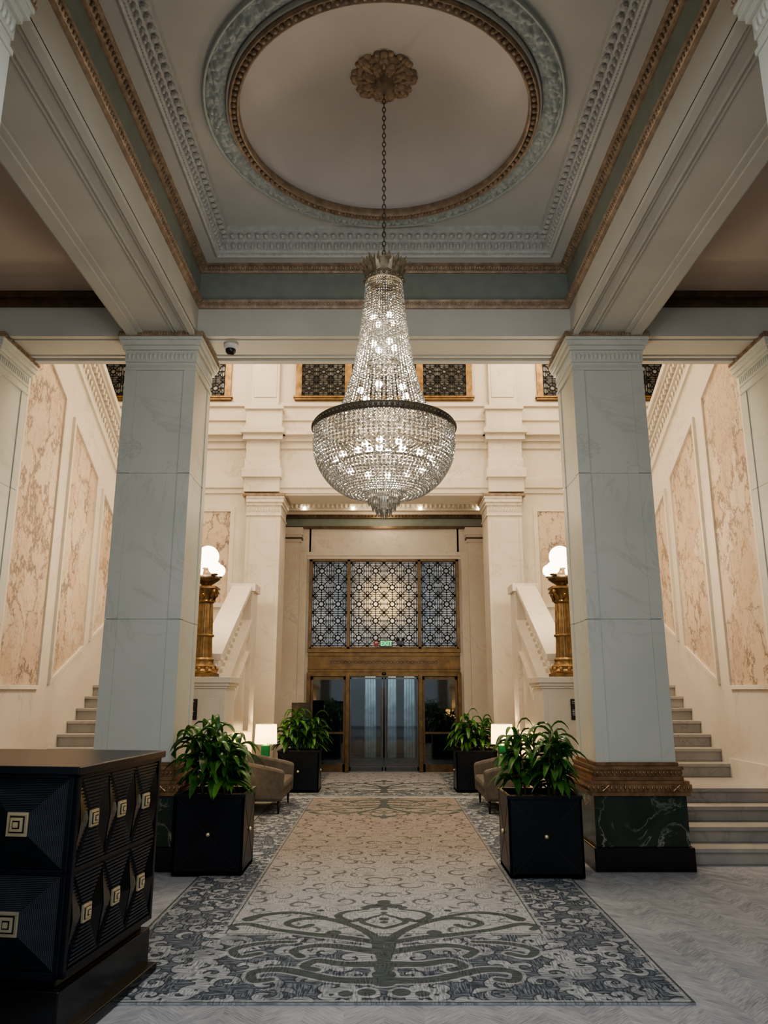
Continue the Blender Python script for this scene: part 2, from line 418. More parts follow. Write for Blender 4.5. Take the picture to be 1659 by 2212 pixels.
def rect_mould(mb,x,y0,y1,prof,egg,mi=0):
    n=len(prof);vs=[];fs=[]
    for (sx,sy,yy) in ((-1,1,y0),(1,1,y0),(1,-1,y1),(-1,-1,y1)):
        for (d,z) in prof: vs.append((sx*(x-d),yy+sy*d,z))
    for k in range(4):
        k2=(k+1)%4
        for i in range(n-1): fs.append((k*n+i,k2*n+i,k2*n+i+1,k*n+i+1))
    mb.add(vs,fs,mi)
    for (d,z,ra,rb,rc,spc) in egg:
        m=int((y1-y0-2*d)/spc)
        for i in range(m+1):
            yy=y0+d+(y1-y0-2*d)*i/m
            for sx in (-1,1): mb.ell((sx*(x-d),yy,z),(rb,ra,rc),6,4,mi)
        m=int((2*x-2*d)/spc)
        for i in range(1,m):
            xx=-x+d+(2*x-2*d)*i/m
            for yy in (y0+d,y1-d): mb.ell((xx,yy,z),(ra,rb,rc),6,4,mi)
mb=MB();rect_mould(mb,EX,EY0,EY1,[(-.02,6.49),(.0,6.48),(.015,6.50),(.015,6.53),(.03,6.55),(.03,6.65),(.06,6.67),(.07,6.72),(.12,6.74),(.13,6.80)],[(.04,6.60,.024,.026,.045,.072),(.085,6.69,.034,.04,.028,.095),(.012,6.51,.012,.016,.014,.034)])
make(mb,'trim_7',m_eggw,kind='structure',label='white egg and dart rectangular ceiling moulding')
mb=MB();rect_mould(mb,CX,CY0,CY1,[(-.001,6.41),(.02,6.41),(.03,6.43),(.05,6.44),(.06,6.47),(.09,6.48),(.09,6.51),(0,6.51)],[(.055,6.45,.019,.022,.024,.055)])
make(mb,'trim_8',m_gold,kind='structure',label='upper gilded cornice strip with beads')
mb=MB();rect_mould(mb,CX,CY0,CY1,[(-.001,5.96),(.02,5.96),(.03,5.985),(.045,6.0),(.05,6.03),(.06,6.05),(0,6.06)],[(.045,6.005,.015,.017,.017,.045)])
make(mb,'trim_9',m_gold,kind='structure',label='lower gilded cornice strip with beads')
mb=MB();rect_mould(mb,CX,CY0,CY1,[(.003,6.05),(.003,6.42)],[])
make(mb,'trim_10',m_band,kind='structure',label='dull green painted frieze band')
for s,nm in ((1,'trim_11'),(-1,'trim_12')):
    mb=MB();mb.box(2.9,6.5,7.90,7.96,5.98,6.06);mb.box(2.9,6.5,7.86,7.96,6.06,6.14)
    mb.box(2.9,2.95,-4,7.9,6.06,6.139)
    make(mb,nm,m_bronzed,mirror=s<0,kind='structure',label='dark gilded strip under the side bay ceiling')

# ------------------------------------------------------------------ columns
def column_parts(e,w=.77,d=.72):
    hw,hd=w/2,d/2
    mb=MB();mb.box(-hw-.10,hw+.10,-hd-.10,hd+.10,0,.22);make(mb,'plinth',m_black,e,bevel=.01,label='polished black stone plinth')
    mb=MB();mb.box(-hw-.07,hw+.07,-hd-.07,hd+.07,.22,.69);make(mb,'pedestal_block',m_green,e,bevel=.006,label='dark green veined marble block')
    mb=MB()
    for o,a,b in ((.10,.69,.73),(.115,.73,.80),(.10,.80,.83),(.06,.83,.87),(.05,.87,.93),(.065,.93,.965),(.03,.965,1.0)): mb.box(-hw-o,hw+o,-hd-o,hd+o,a,b)
    for k in range(22):
        t=-1+2*(k+.5)/22
        for sgn in (-1,1):
            mb.ell((t*(hw+.1),sgn*(hd+.115),.765),(.014,.014,.03),6,4);mb.ell((sgn*(hw+.115),t*(hd+.1),.765),(.014,.014,.03),6,4)
            mb.ell((t*(hw+.04),sgn*(hd+.055),.90),(.014,.012,.022),6,4);mb.ell((sgn*(hw+.055),t*(hd+.04),.90),(.012,.014,.022),6,4)
    for t in (-.5,.5):
        for a in (pi/4,-pi/4):
            c=(t*w*.9,-hd-.11,.765)
            mb.tube([(c[0]-.05*math.cos(a),c[1]-.01,c[2]-.04*math.sin(a)),(c[0]+.05*math.cos(a),c[1]-.01,c[2]+.04*math.sin(a))],.012,6)
    make(mb,'base_moulding',m_bronzet,e,bevel=.006,label='bronze moulded base with crossed ribbons')
    mb=MB()
    levels=[1.0,2.42,4.0,5.22]
    g=.003
    mb.box(-hw+.008,hw-.008,-hd+.008,hd-.008,1.0,5.22)
    bw=.12
    for i in range(3):
        z0,z1=levels[i]+(g if i else 0),levels[i+1]-g
        mb.box(-hw,hw,-hd,hd,z0,z1)
    for i in range(3):
        z0,z1=levels[i]+(g if i else 0),levels[i+1]-g
        for sx in (-1,1):
            for sy in (-1,1):
                ya,yb=sorted((sy*(hd+.012),sy*(hd-bw)))
                mb.box(sx*(hw-bw),sx*(hw+.012),ya,yb,z0,z1)
    make(mb,'shaft',m_white,e)
    mb=MB()
    for o,a,b in ((.025,5.20,5.235),(.01,5.235,5.30),(.02,5.30,5.44),(.045,5.44,5.49),(.07,5.49,5.55),(.085,5.55,5.585)): mb.box(-hw-o,hw+o,-hd-o,hd+o,a,b)
    for k in range(16):
        t=-1+2*(k+.5)/16
        for sgn in (-1,1):
            mb.ell((t*(hw),sgn*(hd+.02),5.37),(.02,.016,.045),8,5);mb.ell((sgn*(hw+.02),t*hd,5.37),(.016,.02,.045),8,5)
    make(mb,'capital',m_white,e,bevel=.005)
    mb=MB();mb.box(-hw-.09,hw+.09,-hd-.09,hd+.09,5.585,5.645)
    for k in range(30):
        t=-1+2*(k+.5)/30
        for sgn in (-1,1):
            mb.ell((t*(hw+.08),sgn*(hd+.095),5.607),(.011,.012,.02),6,4);mb.ell((sgn*(hw+.095),t*(hd+.08),5.607),(.012,.011,.02),6,4)
    make(mb,'abacus',m_gold,e,label='gilded beaded top edge')
cl='square marble column with bronze base'
e=empty('column',(CX+.385,8.32,0),cl+' beside a potted plant','column',group='square marble lobby columns')
column_parts(e)
clone(e,(-CX-.385,8.32,0),label=cl+' behind the dark desk')
clone(e,(CX+.385,3.22,0),label=cl);clone(e,(-CX-.385,3.22,0),label=cl)
clone(e,(4.75,8.32,0),label=cl+' flanking the stair wall');clone(e,(-4.75,8.32,0),label=cl+' flanking the stair wall')

# ------------------------------------------------------------------ stair halls
def ztop(y): return 6.47+.557*(10.5-y)
tn=[20]
def trim():
    tn[0]+=1;return 'trim_%d'%tn[0]
XW=4.45
for s in (1,-1):
    side='right' if s==1 else 'left';mir=s<0
    mb=MB();mb.prism([(8.68,0),(14.4,0),(14.4,ztop(14.4)+.35),(8.68,ztop(8.68)+.35)],XW,XW+.2)
    make(mb,'wall_stair_'+side,m_cream,mirror=mir,kind='structure',label='cream marble stair wall with sloping top')
    mb=MB();mb.box(6.4,6.6,-4,15.1,0,9.6);make(mb,'wall_'+side,m_cream,mirror=mir,kind='structure')
    mb=MB()
    def sl(d0,d1,x): mb.prism([(8.7,ztop(8.7)+d0),(14.39,ztop(14.39)+d0),(14.39,ztop(14.39)+d1),(8.7,ztop(8.7)+d1)],x,XW+.02)
    sl(.28,.38,XW-.14);sl(.2,.28,XW-.10);sl(-.02,.03,XW-.05);sl(-.35,-.30,XW-.03)
    for k in range(60):
        y=8.8+k*.093
        z=ztop(y)
        mb.box(XW-.085,XW,y-.028,y+.028,z+.07,z+.17)
        mb.ell((XW-.02,y,z-.1),(.02,.03,.045),6,4)
    make(mb,trim(),m_cream,mirror=mir,kind='structure',label='sloping dentilled cream cornice following the upper flight')
    def zb(y): return 1.86+.5*(y-10.35)
    def zt(y): return 5.42-.555*(y-10.35)
    def zb1(y): return 1.76
    for (a,b,fb) in ((8.86,9.93,zb1),(10.33,11.30,zb),(11.62,12.45,zb),(12.8,13.5,zb)):
        mb=MB();mb.prism([(a,fb(a)),(b,fb(b)),(b,zt(b)),(a,zt(a))],XW-.012,XW+.01)
        make(mb,trim(),m_pink,mirror=mir,kind='structure',label='pink veined breccia marble wall panel')
        mb=MB();w=.05
        P=[(a,fb(a)),(b,fb(b)),(b,zt(b)),(a,zt(a))]
        Q=[(a-w,fb(a-w)-w),(b+w,fb(b+w)-w),(b+w,zt(b+w)+w),(a-w,zt(a-w)+w)]
        for i in range(4):
            j=(i+1)%4;mb.prism([P[i],P[j],Q[j],Q[i]],XW-.04,XW+.01)
        make(mb,trim(),m_cream,mirror=mir,kind='structure',label='cream moulded frame around marble panel')
    mb=MB();mb.box(XW-.03,XW+.01,8.7,10.2,.62,.85)
    make(mb,'baseboard_'+side,m_cream,mirror=mir,kind='structure')
    st=empty('staircase',(s*3.3,8.2,0),'grey marble staircase rising from a landing beside the column','staircase',group='matching lobby staircases')
    def lx(x): return (x-3.3)
    XE=XW-.002
    def stepbox(mb,x0,x1,y0,y1,z,r,nose=True):
        mb.box(lx(x0),lx(x1),y0-8.2,y1-8.2,z-r,z-.04);mb.box(lx(x0),lx(x1),y0-8.2-(.035 if nose else 0),y1-8.2,z-.04,z)
    for k in range(4):
        mb=MB();y=8.2+.3*k;z=.155*(k+1)
        if k<2: stepbox(mb,3.03,4.24,y,8.825,z,.155)
        elif k==2: stepbox(mb,2.3,XE,y+.025,9.15,z,.155)
        else:
            stepbox(mb,2.3,XE,y,9.96,z,.155);stepbox(mb,2.78,XE,9.96,10.25,z,.155,False)
        if s<0: mb.v=[(-a,b,c) for a,b,c in mb.v]
        make(mb,'step',m_step,st,bevel=.004)
    for k in range(14):
        mb=MB();y=10.2+.29*k;z=.62+.165*(k+1);bk=y+.6 if k<13 else 14.39
        if y<10.7: stepbox(mb,2.78,XE,y,bk,z,.165)
        elif y<13.2 : stepbox(mb,2.62,XE,y,bk,z,.165)
        else: stepbox(mb,2.68,XE,y,bk,z,.165)
        if s<0: mb.v=[(-a,b,c) for a,b,c in mb.v]
        make(mb,'step',m_step,st,bevel=.004)
    ba=empty('balustrade',(s*2.36,10.0,0),'cream marble stair balustrade with newel pedestal','balustrade',group='matching stair balustrades')
    def bz(y): return 2.12+.58*(y-10.5)
    def mk(mb,nm,mat,**k):
        vs=[(a-2.36,b-10.0,c) for a,b,c in mb.v]
        if s<0: vs=[(-a,b,c) for a,b,c in vs]
        mb.v=vs;return make(mb,nm,mat,ba,**k)
    mb=MB();mb.box(2.03,2.72,10.0,10.62,0,1.72);mb.box(2.10,2.65,9.985,10.6,.75,1.6)
    mb.box(2.0,2.75,9.97,10.65,0,.14)
    for o,a,b in ((.02,1.72,1.75),(.045,1.75,1.79),(.07,1.79,1.865)): mb.box(2.03-o,2.72+o,10.0-o,10.62+o,a,b)
    mk(mb,'pedestal',m_cream,bevel=.006)
    mb=MB();ys,ye=10.62,12.75
    mb.prism([(ys,0),(ye,0),(ye,bz(ye)-.62),(ys,bz(ys)-.62)],2.28,2.61)
    mb.prism([(ys,bz(ys)-.70),(ye,bz(ye)-.70),(ye,bz(ye)-.58),(ys,bz(ys)-.58)],2.20,2.61)
    mb.prism([(ys,bz(ys)-1.15),(ye,bz(ye)-1.15),(ye,bz(ye)-1.09),(ys,bz(ys)-1.09)],2.225,2.3)
    mb.prism([(ys+.1,.25),(ye-.2,.25),(ye-.2,bz(ye)-1.35),(ys+.1,bz(ys)-1.35)],2.25,2.3)
    mk(mb,'stringer_wall',m_cream,bevel=.005)
    mb=MB();mb.prism([(ys-.05,bz(ys)-.10),(ye,bz(ye)-.10),(ye,bz(ye)),(ys-.05,bz(ys))],2.22,2.56)
    mb.prism([(ys-.05,bz(ys)-.14),(ye,bz(ye)-.14),(ye,bz(ye)-.10),(ys-.05,bz(ys)-.10)],2.26,2.52)
    mk(mb,'handrail',m_cream,bevel=.012)
    for k in range(12):
        y=ys+.12+k*.17
        mb=MB();h=.46;z0=bz(y)-.60
        mb.box(2.33,2.45,y-.06,y+.06,z0-.04,z0+.04)
        mb.lathe([(.0,0.03),(.05,.03),(.05,.06),(.03,.08),(.058,.17),(.052,.23),(.026,.34),(.03,.37),(.05,.39),(.05,h)],12,(2.39,y,z0))
        mk(mb,'baluster',m_cream,smooth=False)
    mb=MB();mb.box(2.2,2.6,12.75,13.2,0,3.32);mb.box(2.16,2.61,12.72,13.24,3.32,3.45);mb.box(2.22,2.45,12.735,12.76,2.3,3.2)
    mk(mb,'end_post',m_cream,bevel=.006)
    pq=empty('wall_plaque',(s*2.44,9.97,1.33),'small black rounded plaque with white lettering on the pedestal','plaque',group='black pedestal plaques')
    mb=MB();mb.box(-.062,.062,-.0,.014,0,.26);make(mb,'plate',m_plastic_b,pq,bevel=.012)
    for q,grp in enumerate((((.225,.07),(.205,.05)),((.12,.06),(.10,.07),(.08,.045),(.06,.06)))):
        for zz,w in grp:
            mb=MB();mb.box(-.045,-.045+w,-.0015,.0005,zz,zz+.007)
            make(mb,'text_line',m_plastic_w,pq)

PY=14.4
for s,nm in ((1,'wall_back_right'),(-1,'wall_back_left')):
    mb=MB();mb.box(s*2.67,s*6.5,PY,15.1,0,5.41);make(mb,nm,m_cream,kind='structure',label='cream marble back wall beside the alcove')
mb=MB();mb.box(-6.5,6.5,PY,15.1,5.41,9.6)
make(mb,'wall_back_upper',m_cream,kind='structure',label='cream marble upper back wall over the alcove opening')
mb=MB()
mb.box(-6.4,6.4,PY-.10,PY,6.50,6.60);mb.box(-6.4,6.4,PY-.2,PY,6.60,6.68);mb.box(-6.4,6.4,PY-.04,PY,6.36,6.50)
mb.box(-6.4,6.4,PY-.03,PY,5.45,5.55);mb.box(-6.4,6.4,PY-.06,PY,5.55,5.75);mb.box(-6.4,6.4,PY-.05,PY,7.25,7.33)
mb.box(-6.4,6.4,PY-.04,PY,6.95,6.99)
for s in (1,-1):
    for o,a,b,p in ((.10,6.60,6.70,.34),(.06,6.48,6.60,.28),(.0,6.1,6.48,.2),(.02,5.9,6.1,.22),(.06,5.72,5.9,.26),(.02,5.44,5.72,.2),(.05,6.70,6.78,.24),(.03,6.78,7.12,.2),(.06,7.12,7.2,.25),(-.05,7.2,9.5,.14),(-.1,7.4,9.4,.155)):
        mb.box(s*(2.05-o),s*(2.7+o),PY-p,PY,a,b)
make(mb,trim(),m_cream,kind='structure',bevel=.004,label='cream entablature with projecting blocks')
for s in (1,-1):
    pe=empty('pilaster',(s*2.33,14.7,0),'cream marble pilaster with gilded capital flanking the door alcove','pilaster',group='alcove pilasters')
    mb=MB();mb.box(-.33,.33,-.4,.39,0,4.98);mb.box(-.26,.26,-.412,-.39,.5,4.9);mb.box(-.34,.34,-.43,.39,0,.35);mb.box(-.335,.335,-.415,.39,.35,.42)
    make(mb,'shaft',m_cream,pe,bevel=.004)
    mb=MB()
    for o,a,b in ((.02,4.98,5.01),(.005,5.01,5.18),(.03,5.18,5.24),(.055,5.24,5.32),(.07,5.32,5.36)):
        mb.box(-.33-o if s>0 else -.335,.33+o if s<0 else .335,-.4-o,.39,a,b)
    for k in range(12):
        t=-1+2*(k+.5)/12;mb.ell((t*.33,-.415,5.1),(.018,.012,.05),6,4);
    make(mb,'capital',m_cream,pe,bevel=.003)
    mb=MB();mb.box(-.41,.41,-.48,-.31,5.36,5.408);mb.box(-.41 if s>0 else -.33,.33 if s>0 else .41,-.31,.39,5.36,5.408)
    for k in range(24):
        t=-1+2*(k+.5)/24;mb.ell((t*.4,-.48,5.38),(.012,.012,.02),6,4)
        mb.ell((-s*.41,t*.38,5.38),(.012,.012,.02),6,4)
    make(mb,'abacus',m_gold,pe,label='gilded beaded top edge')
    mb=MB();mb.box(2.98,4.0,PY-.02,PY,3.3,5.08);make(mb,trim(),m_pink,mirror=s<0,kind='structure',label='veined breccia panel on stair landing wall')
    mb=MB()
    for a,b,c,d in ((2.9,2.98,3.22,5.16),(4.0,4.08,3.22,5.16)): mb.box(a,b,PY-.04,PY,c,d)
    mb.box(2.98,4.0,PY-.04,PY,5.08,5.16);mb.box(2.98,4.0,PY-.04,PY,3.22,3.3)
    make(mb,trim(),m_cream,mirror=s<0,kind='structure',label='cream frame of landing wall panel')
DY=17.0
m_alc=m_cream
for s,nm in ((1,'wall_alcove_right'),(-1,'wall_alcove_left')):
    mb=MB();mb.box(s*2.3,s*2.5,15.1,17.3,0,6.1);make(mb,nm,m_alc,kind='structure',label='alcove side wall in cream marble')
mb=MB()
for s in (1,-1): mb.box(s*1.66,s*2.4,DY,DY+.3,0,6.1)
mb.box(-1.7,1.7,DY,DY+.3,4.58,6.1)
make(mb,'wall_door',m_alc,kind='structure',label='cream wall around bronze entrance')
mb=MB();mb.box(-2.5,2.5,15.1,17.3,5.9,6.0);make(mb,'ceiling',m_ceil,kind='structure',label='alcove ceiling')
mb=MB()
mb.box(-2.3,2.3,DY-.12,DY,5.52,5.60,0);mb.box(-2.3,2.3,DY-.02,DY,5.34,5.52,1);mb.box(-2.3,2.3,DY-.08,DY,5.28,5.34,0)
mb.box(-2.3,2.3,DY-.1,DY,5.60,5.66,2);mb.box(-2.3,2.3,DY-.28,DY,5.66,5.70,2);mb.box(-2.3,2.3,DY-.24,DY,5.70,5.85,2);mb.box(-2.3,2.3,DY-.34,DY,5.85,5.9,2)
for k in range(44): mb.ell((-2.2+k*4.4/43,DY-.25,5.77),(.035,.035,.055),6,4,2)
for k in range(60): mb.ell((-2.25+k*4.5/59,DY-.13,5.56),(.02,.02,.025),6,4,0)
make(mb,trim(),[m_bronzed,m_band,m_cream],kind='structure',label='gilt, green and cream alcove cornice')
mb=MB()
for s in (1,-1):
    mb.box(s*1.9,s*2.3,DY-.16,DY,0,5.0);mb.box(s*1.74,s*1.9,DY-.06,DY,0,4.75);mb.box(s*1.85,s*2.3,DY-.22,DY,5.05,5.11);mb.box(s*1.87,s*2.3,DY-.2,DY,4.95,5.05)
    mb.box(s*1.83,s*2.3,DY-.24,DY,5.11,5.28)
mb.box(-1.9,1.9,DY-.05,DY,4.66,4.75);mb.box(-1.74,1.74,DY-.03,DY,4.58,4.66)
make(mb,trim(),m_cream,kind='structure',bevel=.004,label='cream inner pilasters and door surround')
mb=MB()
for s in (1,-1): mb.box(s*1.84,s*2.3,DY-.23,DY,5.02,5.055)
make(mb,trim(),m_bronzed,kind='structure',label='thin gilt pilaster bands')
for i,x in enumerate((-1.80,-.70,.82,2.15)):
    mb=MB();mb.ell((x,DY-.31,5.70),.036,12,8);mb.box(x-.012,x+.012,DY-.3,DY-.26,5.68,5.71)
    make(mb,'cove_bulb',m_down,smooth=True,label='small bare warm bulb on the alcove cornice',cat='light bulb',group='alcove cornice bulbs')

def lattice(mb,x0,x1,z0,z1,nx,nz,y,lw=.012):
    cw=(x1-x0)/nx;ch=(z1-z0)/nz
    for i in range(nx+1):
        x=x0+i*cw
        for d in (-.022,.022): mb.bar((x+d,z0),(x+d,z1),lw*.8,y)
    for j in range(nz+1):
        z=z0+j*ch
        for d in (-.022,.022): mb.bar((x0,z+d),(x1,z+d),lw*.8,y)
    for i in range(nx+1):
        for j in range(nz+1):
            mb.bar((x0+i*cw-.035,z0+j*ch),(x0+i*cw+.035,z0+j*ch),.07,y+.001)
    for i in range(nx):
        for j in range(nz):
            cx=x0+(i+.5)*cw;cz=z0+(j+.5)*ch;r=min(cw,ch)
            mb.ring2((cx,cz),r*.15,lw*1.3,y,10)
            mb.ring2((cx,cz),r*.31,lw*.8,y,8)
            for k in range(8):
                a=pi*k/4;mb.bar((cx+r*.15*math.cos(a),cz+r*.15*math.sin(a)),(cx+(r*.5 if k%2==0 else r*.62)*math.cos(a),cz+(r*.5 if k%2==0 else r*.62)*math.sin(a)),lw*1.0,y)
                b=a+pi/8
                t=r*.29
                mb.add([(cx+t*math.cos(a),y+.003,cz+t*math.sin(a)),(cx+r*.17*math.cos(b),y+.003,cz+r*.17*math.sin(b)),(cx+r*.13*math.cos(a),y+.003,cz+r*.13*math.sin(a)),(cx+r*.17*math.cos(a-pi/8),y+.003,cz+r*.17*math.sin(a-pi/8))],[(0,1,2,3)])
            for sx in (-1,1):
                for sz in (-1,1):
                    mb.bar((cx+sx*cw*.5,cz+sz*ch*.22),(cx+sx*cw*.22,cz+sz*ch*.5),lw*.8,y)
                mb.bar((cx+sx*cw*.33,cz-ch*.5),(cx+sx*cw*.33,cz+ch*.5),lw*.6,y)
                mb.bar((cx-cw*.5,cz+sx*ch*.33),(cx+cw*.5,cz+sx*ch*.33),lw*.6,y)
dr=empty('door_1',(0,DY,0),'bronze framed glass entrance doors with sidelights',kind='structure')
mb=MB()
W=1.64
for x in (-W,W): mb.box(x-.04,x+.04,-.1,.2,0,2.04)
for x in (-.79,.79): mb.box(x-.045,x+.045,-.1,.2,0,2.04)
mb.box(-W-.04,W+.04,-.08,.2,1.99,2.08);
mb.box(-W-.02,W+.02,-.05,.2,2.08,2.52);mb.box(-W-.04,W+.04,-.1,.2,2.50,2.58);mb.box(-W-.03,W+.03,-.07,.2,2.14,2.17);mb.box(-W-.03,W+.03,-.07,.2,2.42,2.45)
for k in range(31): mb.ring2((-1.14+k*.076,2.295),.03,.012,-.066,8,t=.02)
make(mb,'frame',m_frame,dr,bevel=.006)
mb=MB();mb.box(-1.2,1.2,-.058,.0,2.22,2.37);make(mb,'header_panel',m_bronzed,dr)
mb=MB()
for x0,x1 in ((-W+.04,-.835),(.835,W-.04)):
    mb.box(x0,x0+.05,0,.05,0,1.99);mb.box(x1-.05,x1,0,.05,0,1.99);mb.box(x0,x1,0,.05,0,.16);mb.box(x0,x1,0,.05,1.92,1.99)
    mb.box(x0+.05,x1-.05,.0,.04,.78,.82)
make(mb,'sidelight_frame',m_bronzed,dr)
mb=MB()
for x0,x1 in ((-W+.09,-.885),(.885,W-.09)): mb.box(x0,x1,.02,.03,.16,1.92)
make(mb,'sidelight_glass',m_glass,dr)
m_dsteel=simple('dark_steel',(.12,.12,.12),.3,.8)
for s in (-1,1):
    a,b=(.02*s,.74*s)
    x0,x1=min(a,b),max(a,b)
    mb=MB()
    mb.box(x0,x0+.025,.02,.06,.02,1.97);mb.box(x1-.025,x1,.02,.06,.02,1.97);mb.box(x0,x1,.02,.06,.02,.10);mb.box(x0,x1,.02,.06,1.93,1.97)
    make(mb,'door_leaf_frame',m_dsteel,dr)
    mb=MB();mb.box(x0+.025,x1-.025,.035,.045,.10,1.93);make(mb,'door_glass',m_glass,dr)
    mb=MB();mb.tube([(s*.06,-.02,.3),(s*.06,-.02,1.75)],.014,8);mb.box(s*.05,s*.07,-.02,.03,.4,.42);mb.box(s*.05,s*.07,-.02,.03,1.6,1.62);make(mb,'handle',m_steel,dr)
mb=MB();mb.lathe([(0,0),(.045,0),(.05,.03),(.03,.06),(0,.065)],12,(0,-.09,2.02));make(mb,'door_sensor',m_plastic_b,dr,smooth=True)
wn=empty('window_1',(0,DY,2.6),'backlit leaded glass transom in bronze frame',kind='structure')
mb=MB()
for x in (-W,-.79,.79,W): mb.box(x-.035,x+.035,-.08,.12,-.02,1.97)
mb.box(-W-.035,W+.035,-.08,.12,1.92,1.98);mb.box(-W,W,-.08,.12,-.02,.03)
make(mb,'frame',m_bronzed,wn,bevel=.005)
for x0,x1,nx in ((-W+.035,-.825,2),(-.755,.755,4),(.825,W-.035,2)):
    mb=MB();mb.box(x0,x1,.04,.05,.03,1.92);make(mb,'glass_pane',m_opal,wn)
    mb=MB();lattice(mb,x0+.01,x1-.01,.04,1.91,nx,5,.02,.016);make(mb,'lead_lattice',m_lead,wn,fixn=False,label='dark lead came lattice of stars and squares')
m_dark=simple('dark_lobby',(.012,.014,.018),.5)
m_blue=simple('pale_reflection',(.42,.48,.47),.6,var=.3)
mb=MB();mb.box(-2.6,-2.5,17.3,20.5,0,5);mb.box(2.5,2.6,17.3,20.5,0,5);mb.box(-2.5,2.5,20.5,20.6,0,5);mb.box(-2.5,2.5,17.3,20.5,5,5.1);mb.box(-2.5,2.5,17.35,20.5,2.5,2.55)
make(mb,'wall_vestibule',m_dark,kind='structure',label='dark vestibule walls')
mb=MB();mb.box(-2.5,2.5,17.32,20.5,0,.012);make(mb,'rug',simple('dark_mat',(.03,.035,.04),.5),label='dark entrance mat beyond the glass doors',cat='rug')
for x0,x1 in ((-.50,-.22),(.10,.34),(.52,.80)):  # pale ribbed forms added behind the doors to imitate reflections in the glass
    mb=MB()
    n=int((x1-x0)/.07)
    for k in range(n): mb.lathe([(.045,.02),(.05,.45),(.035,2.2)],8,(x0+.04+k*.07,20.3,0))
    make(mb,'glass_reflection',m_blue,smooth=False,label='pale ribbed form standing in for reflections in the door glass',cat='glass_reflection',group='door glass reflection forms')

def upwin(nm,x0,x1,mull):
    w=empty(nm,((x0+x1)/2,PY,7.44),'leaded glass clerestory window in gilt frame',kind='structure')
    hw=(x1-x0)/2
    mb=MB()
    mb.box(-hw-.08,hw+.08,-.08,0,-.06,.0);mb.box(-hw-.1,hw+.1,-.1,0,-.02,.015)
    for x in (-hw,hw): mb.box(x-.06,x+.06,-.07,0,0,1.9)
    for x in mull: mb.box(x-.07,x+.07,-.07,0,0,1.9)
    mb.box(-hw-.06,hw+.06,-.07,0,1.85,1.95)
    make(mb,'frame',m_bronze,w)
    mb=MB();mb.box(-hw,hw,-.03,-.005,0,1.88);make(mb,'glass',m_upglass,w)
    xs=[-hw+.06]+[v for x in sorted(mull) for v in (x-.07,x+.07)]+[hw-.06]
    mb=MB()
    for i in range(0,len(xs),2):
        n=max(2,round((xs[i+1]-xs[i])/.34));lattice(mb,xs[i],xs[i+1],.02,1.82,n,5,-.05,.016)
    make(mb,'lead_lattice',m_lead,w,fixn=False)
upwin('window_2',-1.72,1.72,[-.72,.72])
upwin('window_3',3.15,5.75,[0]);upwin('window_4',-5.75,-3.15,[0])
mb=MB();mb.box(-6.5,6.5,8.6,15.1,9.5,9.6);make(mb,'ceiling',m_cream,kind='structure',label='cream ceiling of the stair hall')

ex=empty('exit_sign',(.05,16.84,2.62),'lit green exit sign above the doors','sign')
mb=MB();mb.box(-.14,.14,0,.05,0,.15);make(mb,'case',m_exitd,ex,bevel=.006)
mb=MB();mb.box(-.125,.125,-.004,0,.012,.138);make(mb,'face',simple('sign_face',(.25,.35,.3),.3),ex)
cu=bpy.data.curves.new('exit_text','FONT');cu.body='EXIT';cu.size=.13;cu.align_x='CENTER';cu.extrude=.002
to=bpy.data.objects.new('tmp',cu);COL.objects.link(to)
bpy.context.view_layer.update()
me=bpy.data.meshes.new_from_object(to.evaluated_get(bpy.context.evaluated_depsgraph_get()))
bpy.data.objects.remove(to)
me.materials.clear();me.materials.append(m_exit)
t=bpy.data.objects.new('sign_text',me);COL.objects.link(t);t.parent=ex;t.location=(0,-.007,.03);t.rotation_euler=(pi/2,0,0)
mb=MB();mb.box(-.01,.01,.05,.12,.05,.1);make(mb,'bracket',m_plastic_b,ex)
em=empty('emergency_light',(.36,16.86,2.66),'small black twin emergency light above the doors','emergency light')
mb=MB();mb.box(-.08,.08,0,.06,0,.1);make(mb,'housing',m_plastic_b,em,bevel=.01)
for x in (-.06,.06):
    mb=MB();mb.lathe([(0,0),(.035,.0),(.04,.03),(.02,.05),(0,.05)],12,(x,-.01,.1));make(mb,'lamp_head',m_plastic_b,em,smooth=True)
em=empty('alarm_strobe',(-.17,16.88,2.64),'small red fire alarm strobe above the doors','fire alarm')
mb=MB();mb.box(-.05,.05,0,.04,0,.11);make(mb,'housing',m_red,em,bevel=.008)
mb=MB();mb.box(-.025,.025,-.012,0,.06,.09);make(mb,'lens',m_plastic_w,em)
sc=empty('security_camera',(-1.79,8.2,5.64),'white dome security camera under the cross beam','security camera')
mb=MB();mb.lathe([(0,0),(.085,0),(.085,-.03),(.075,-.06),(.06,-.07),(0,-.07)],24);make(mb,'housing',m_plastic_w,sc,smooth=True)
mb=MB();mb.lathe([(.06,-.068),(.058,-.1),(.04,-.125),(.0,-.135)],24);make(mb,'dome',m_plastic_b,sc,smooth=True)

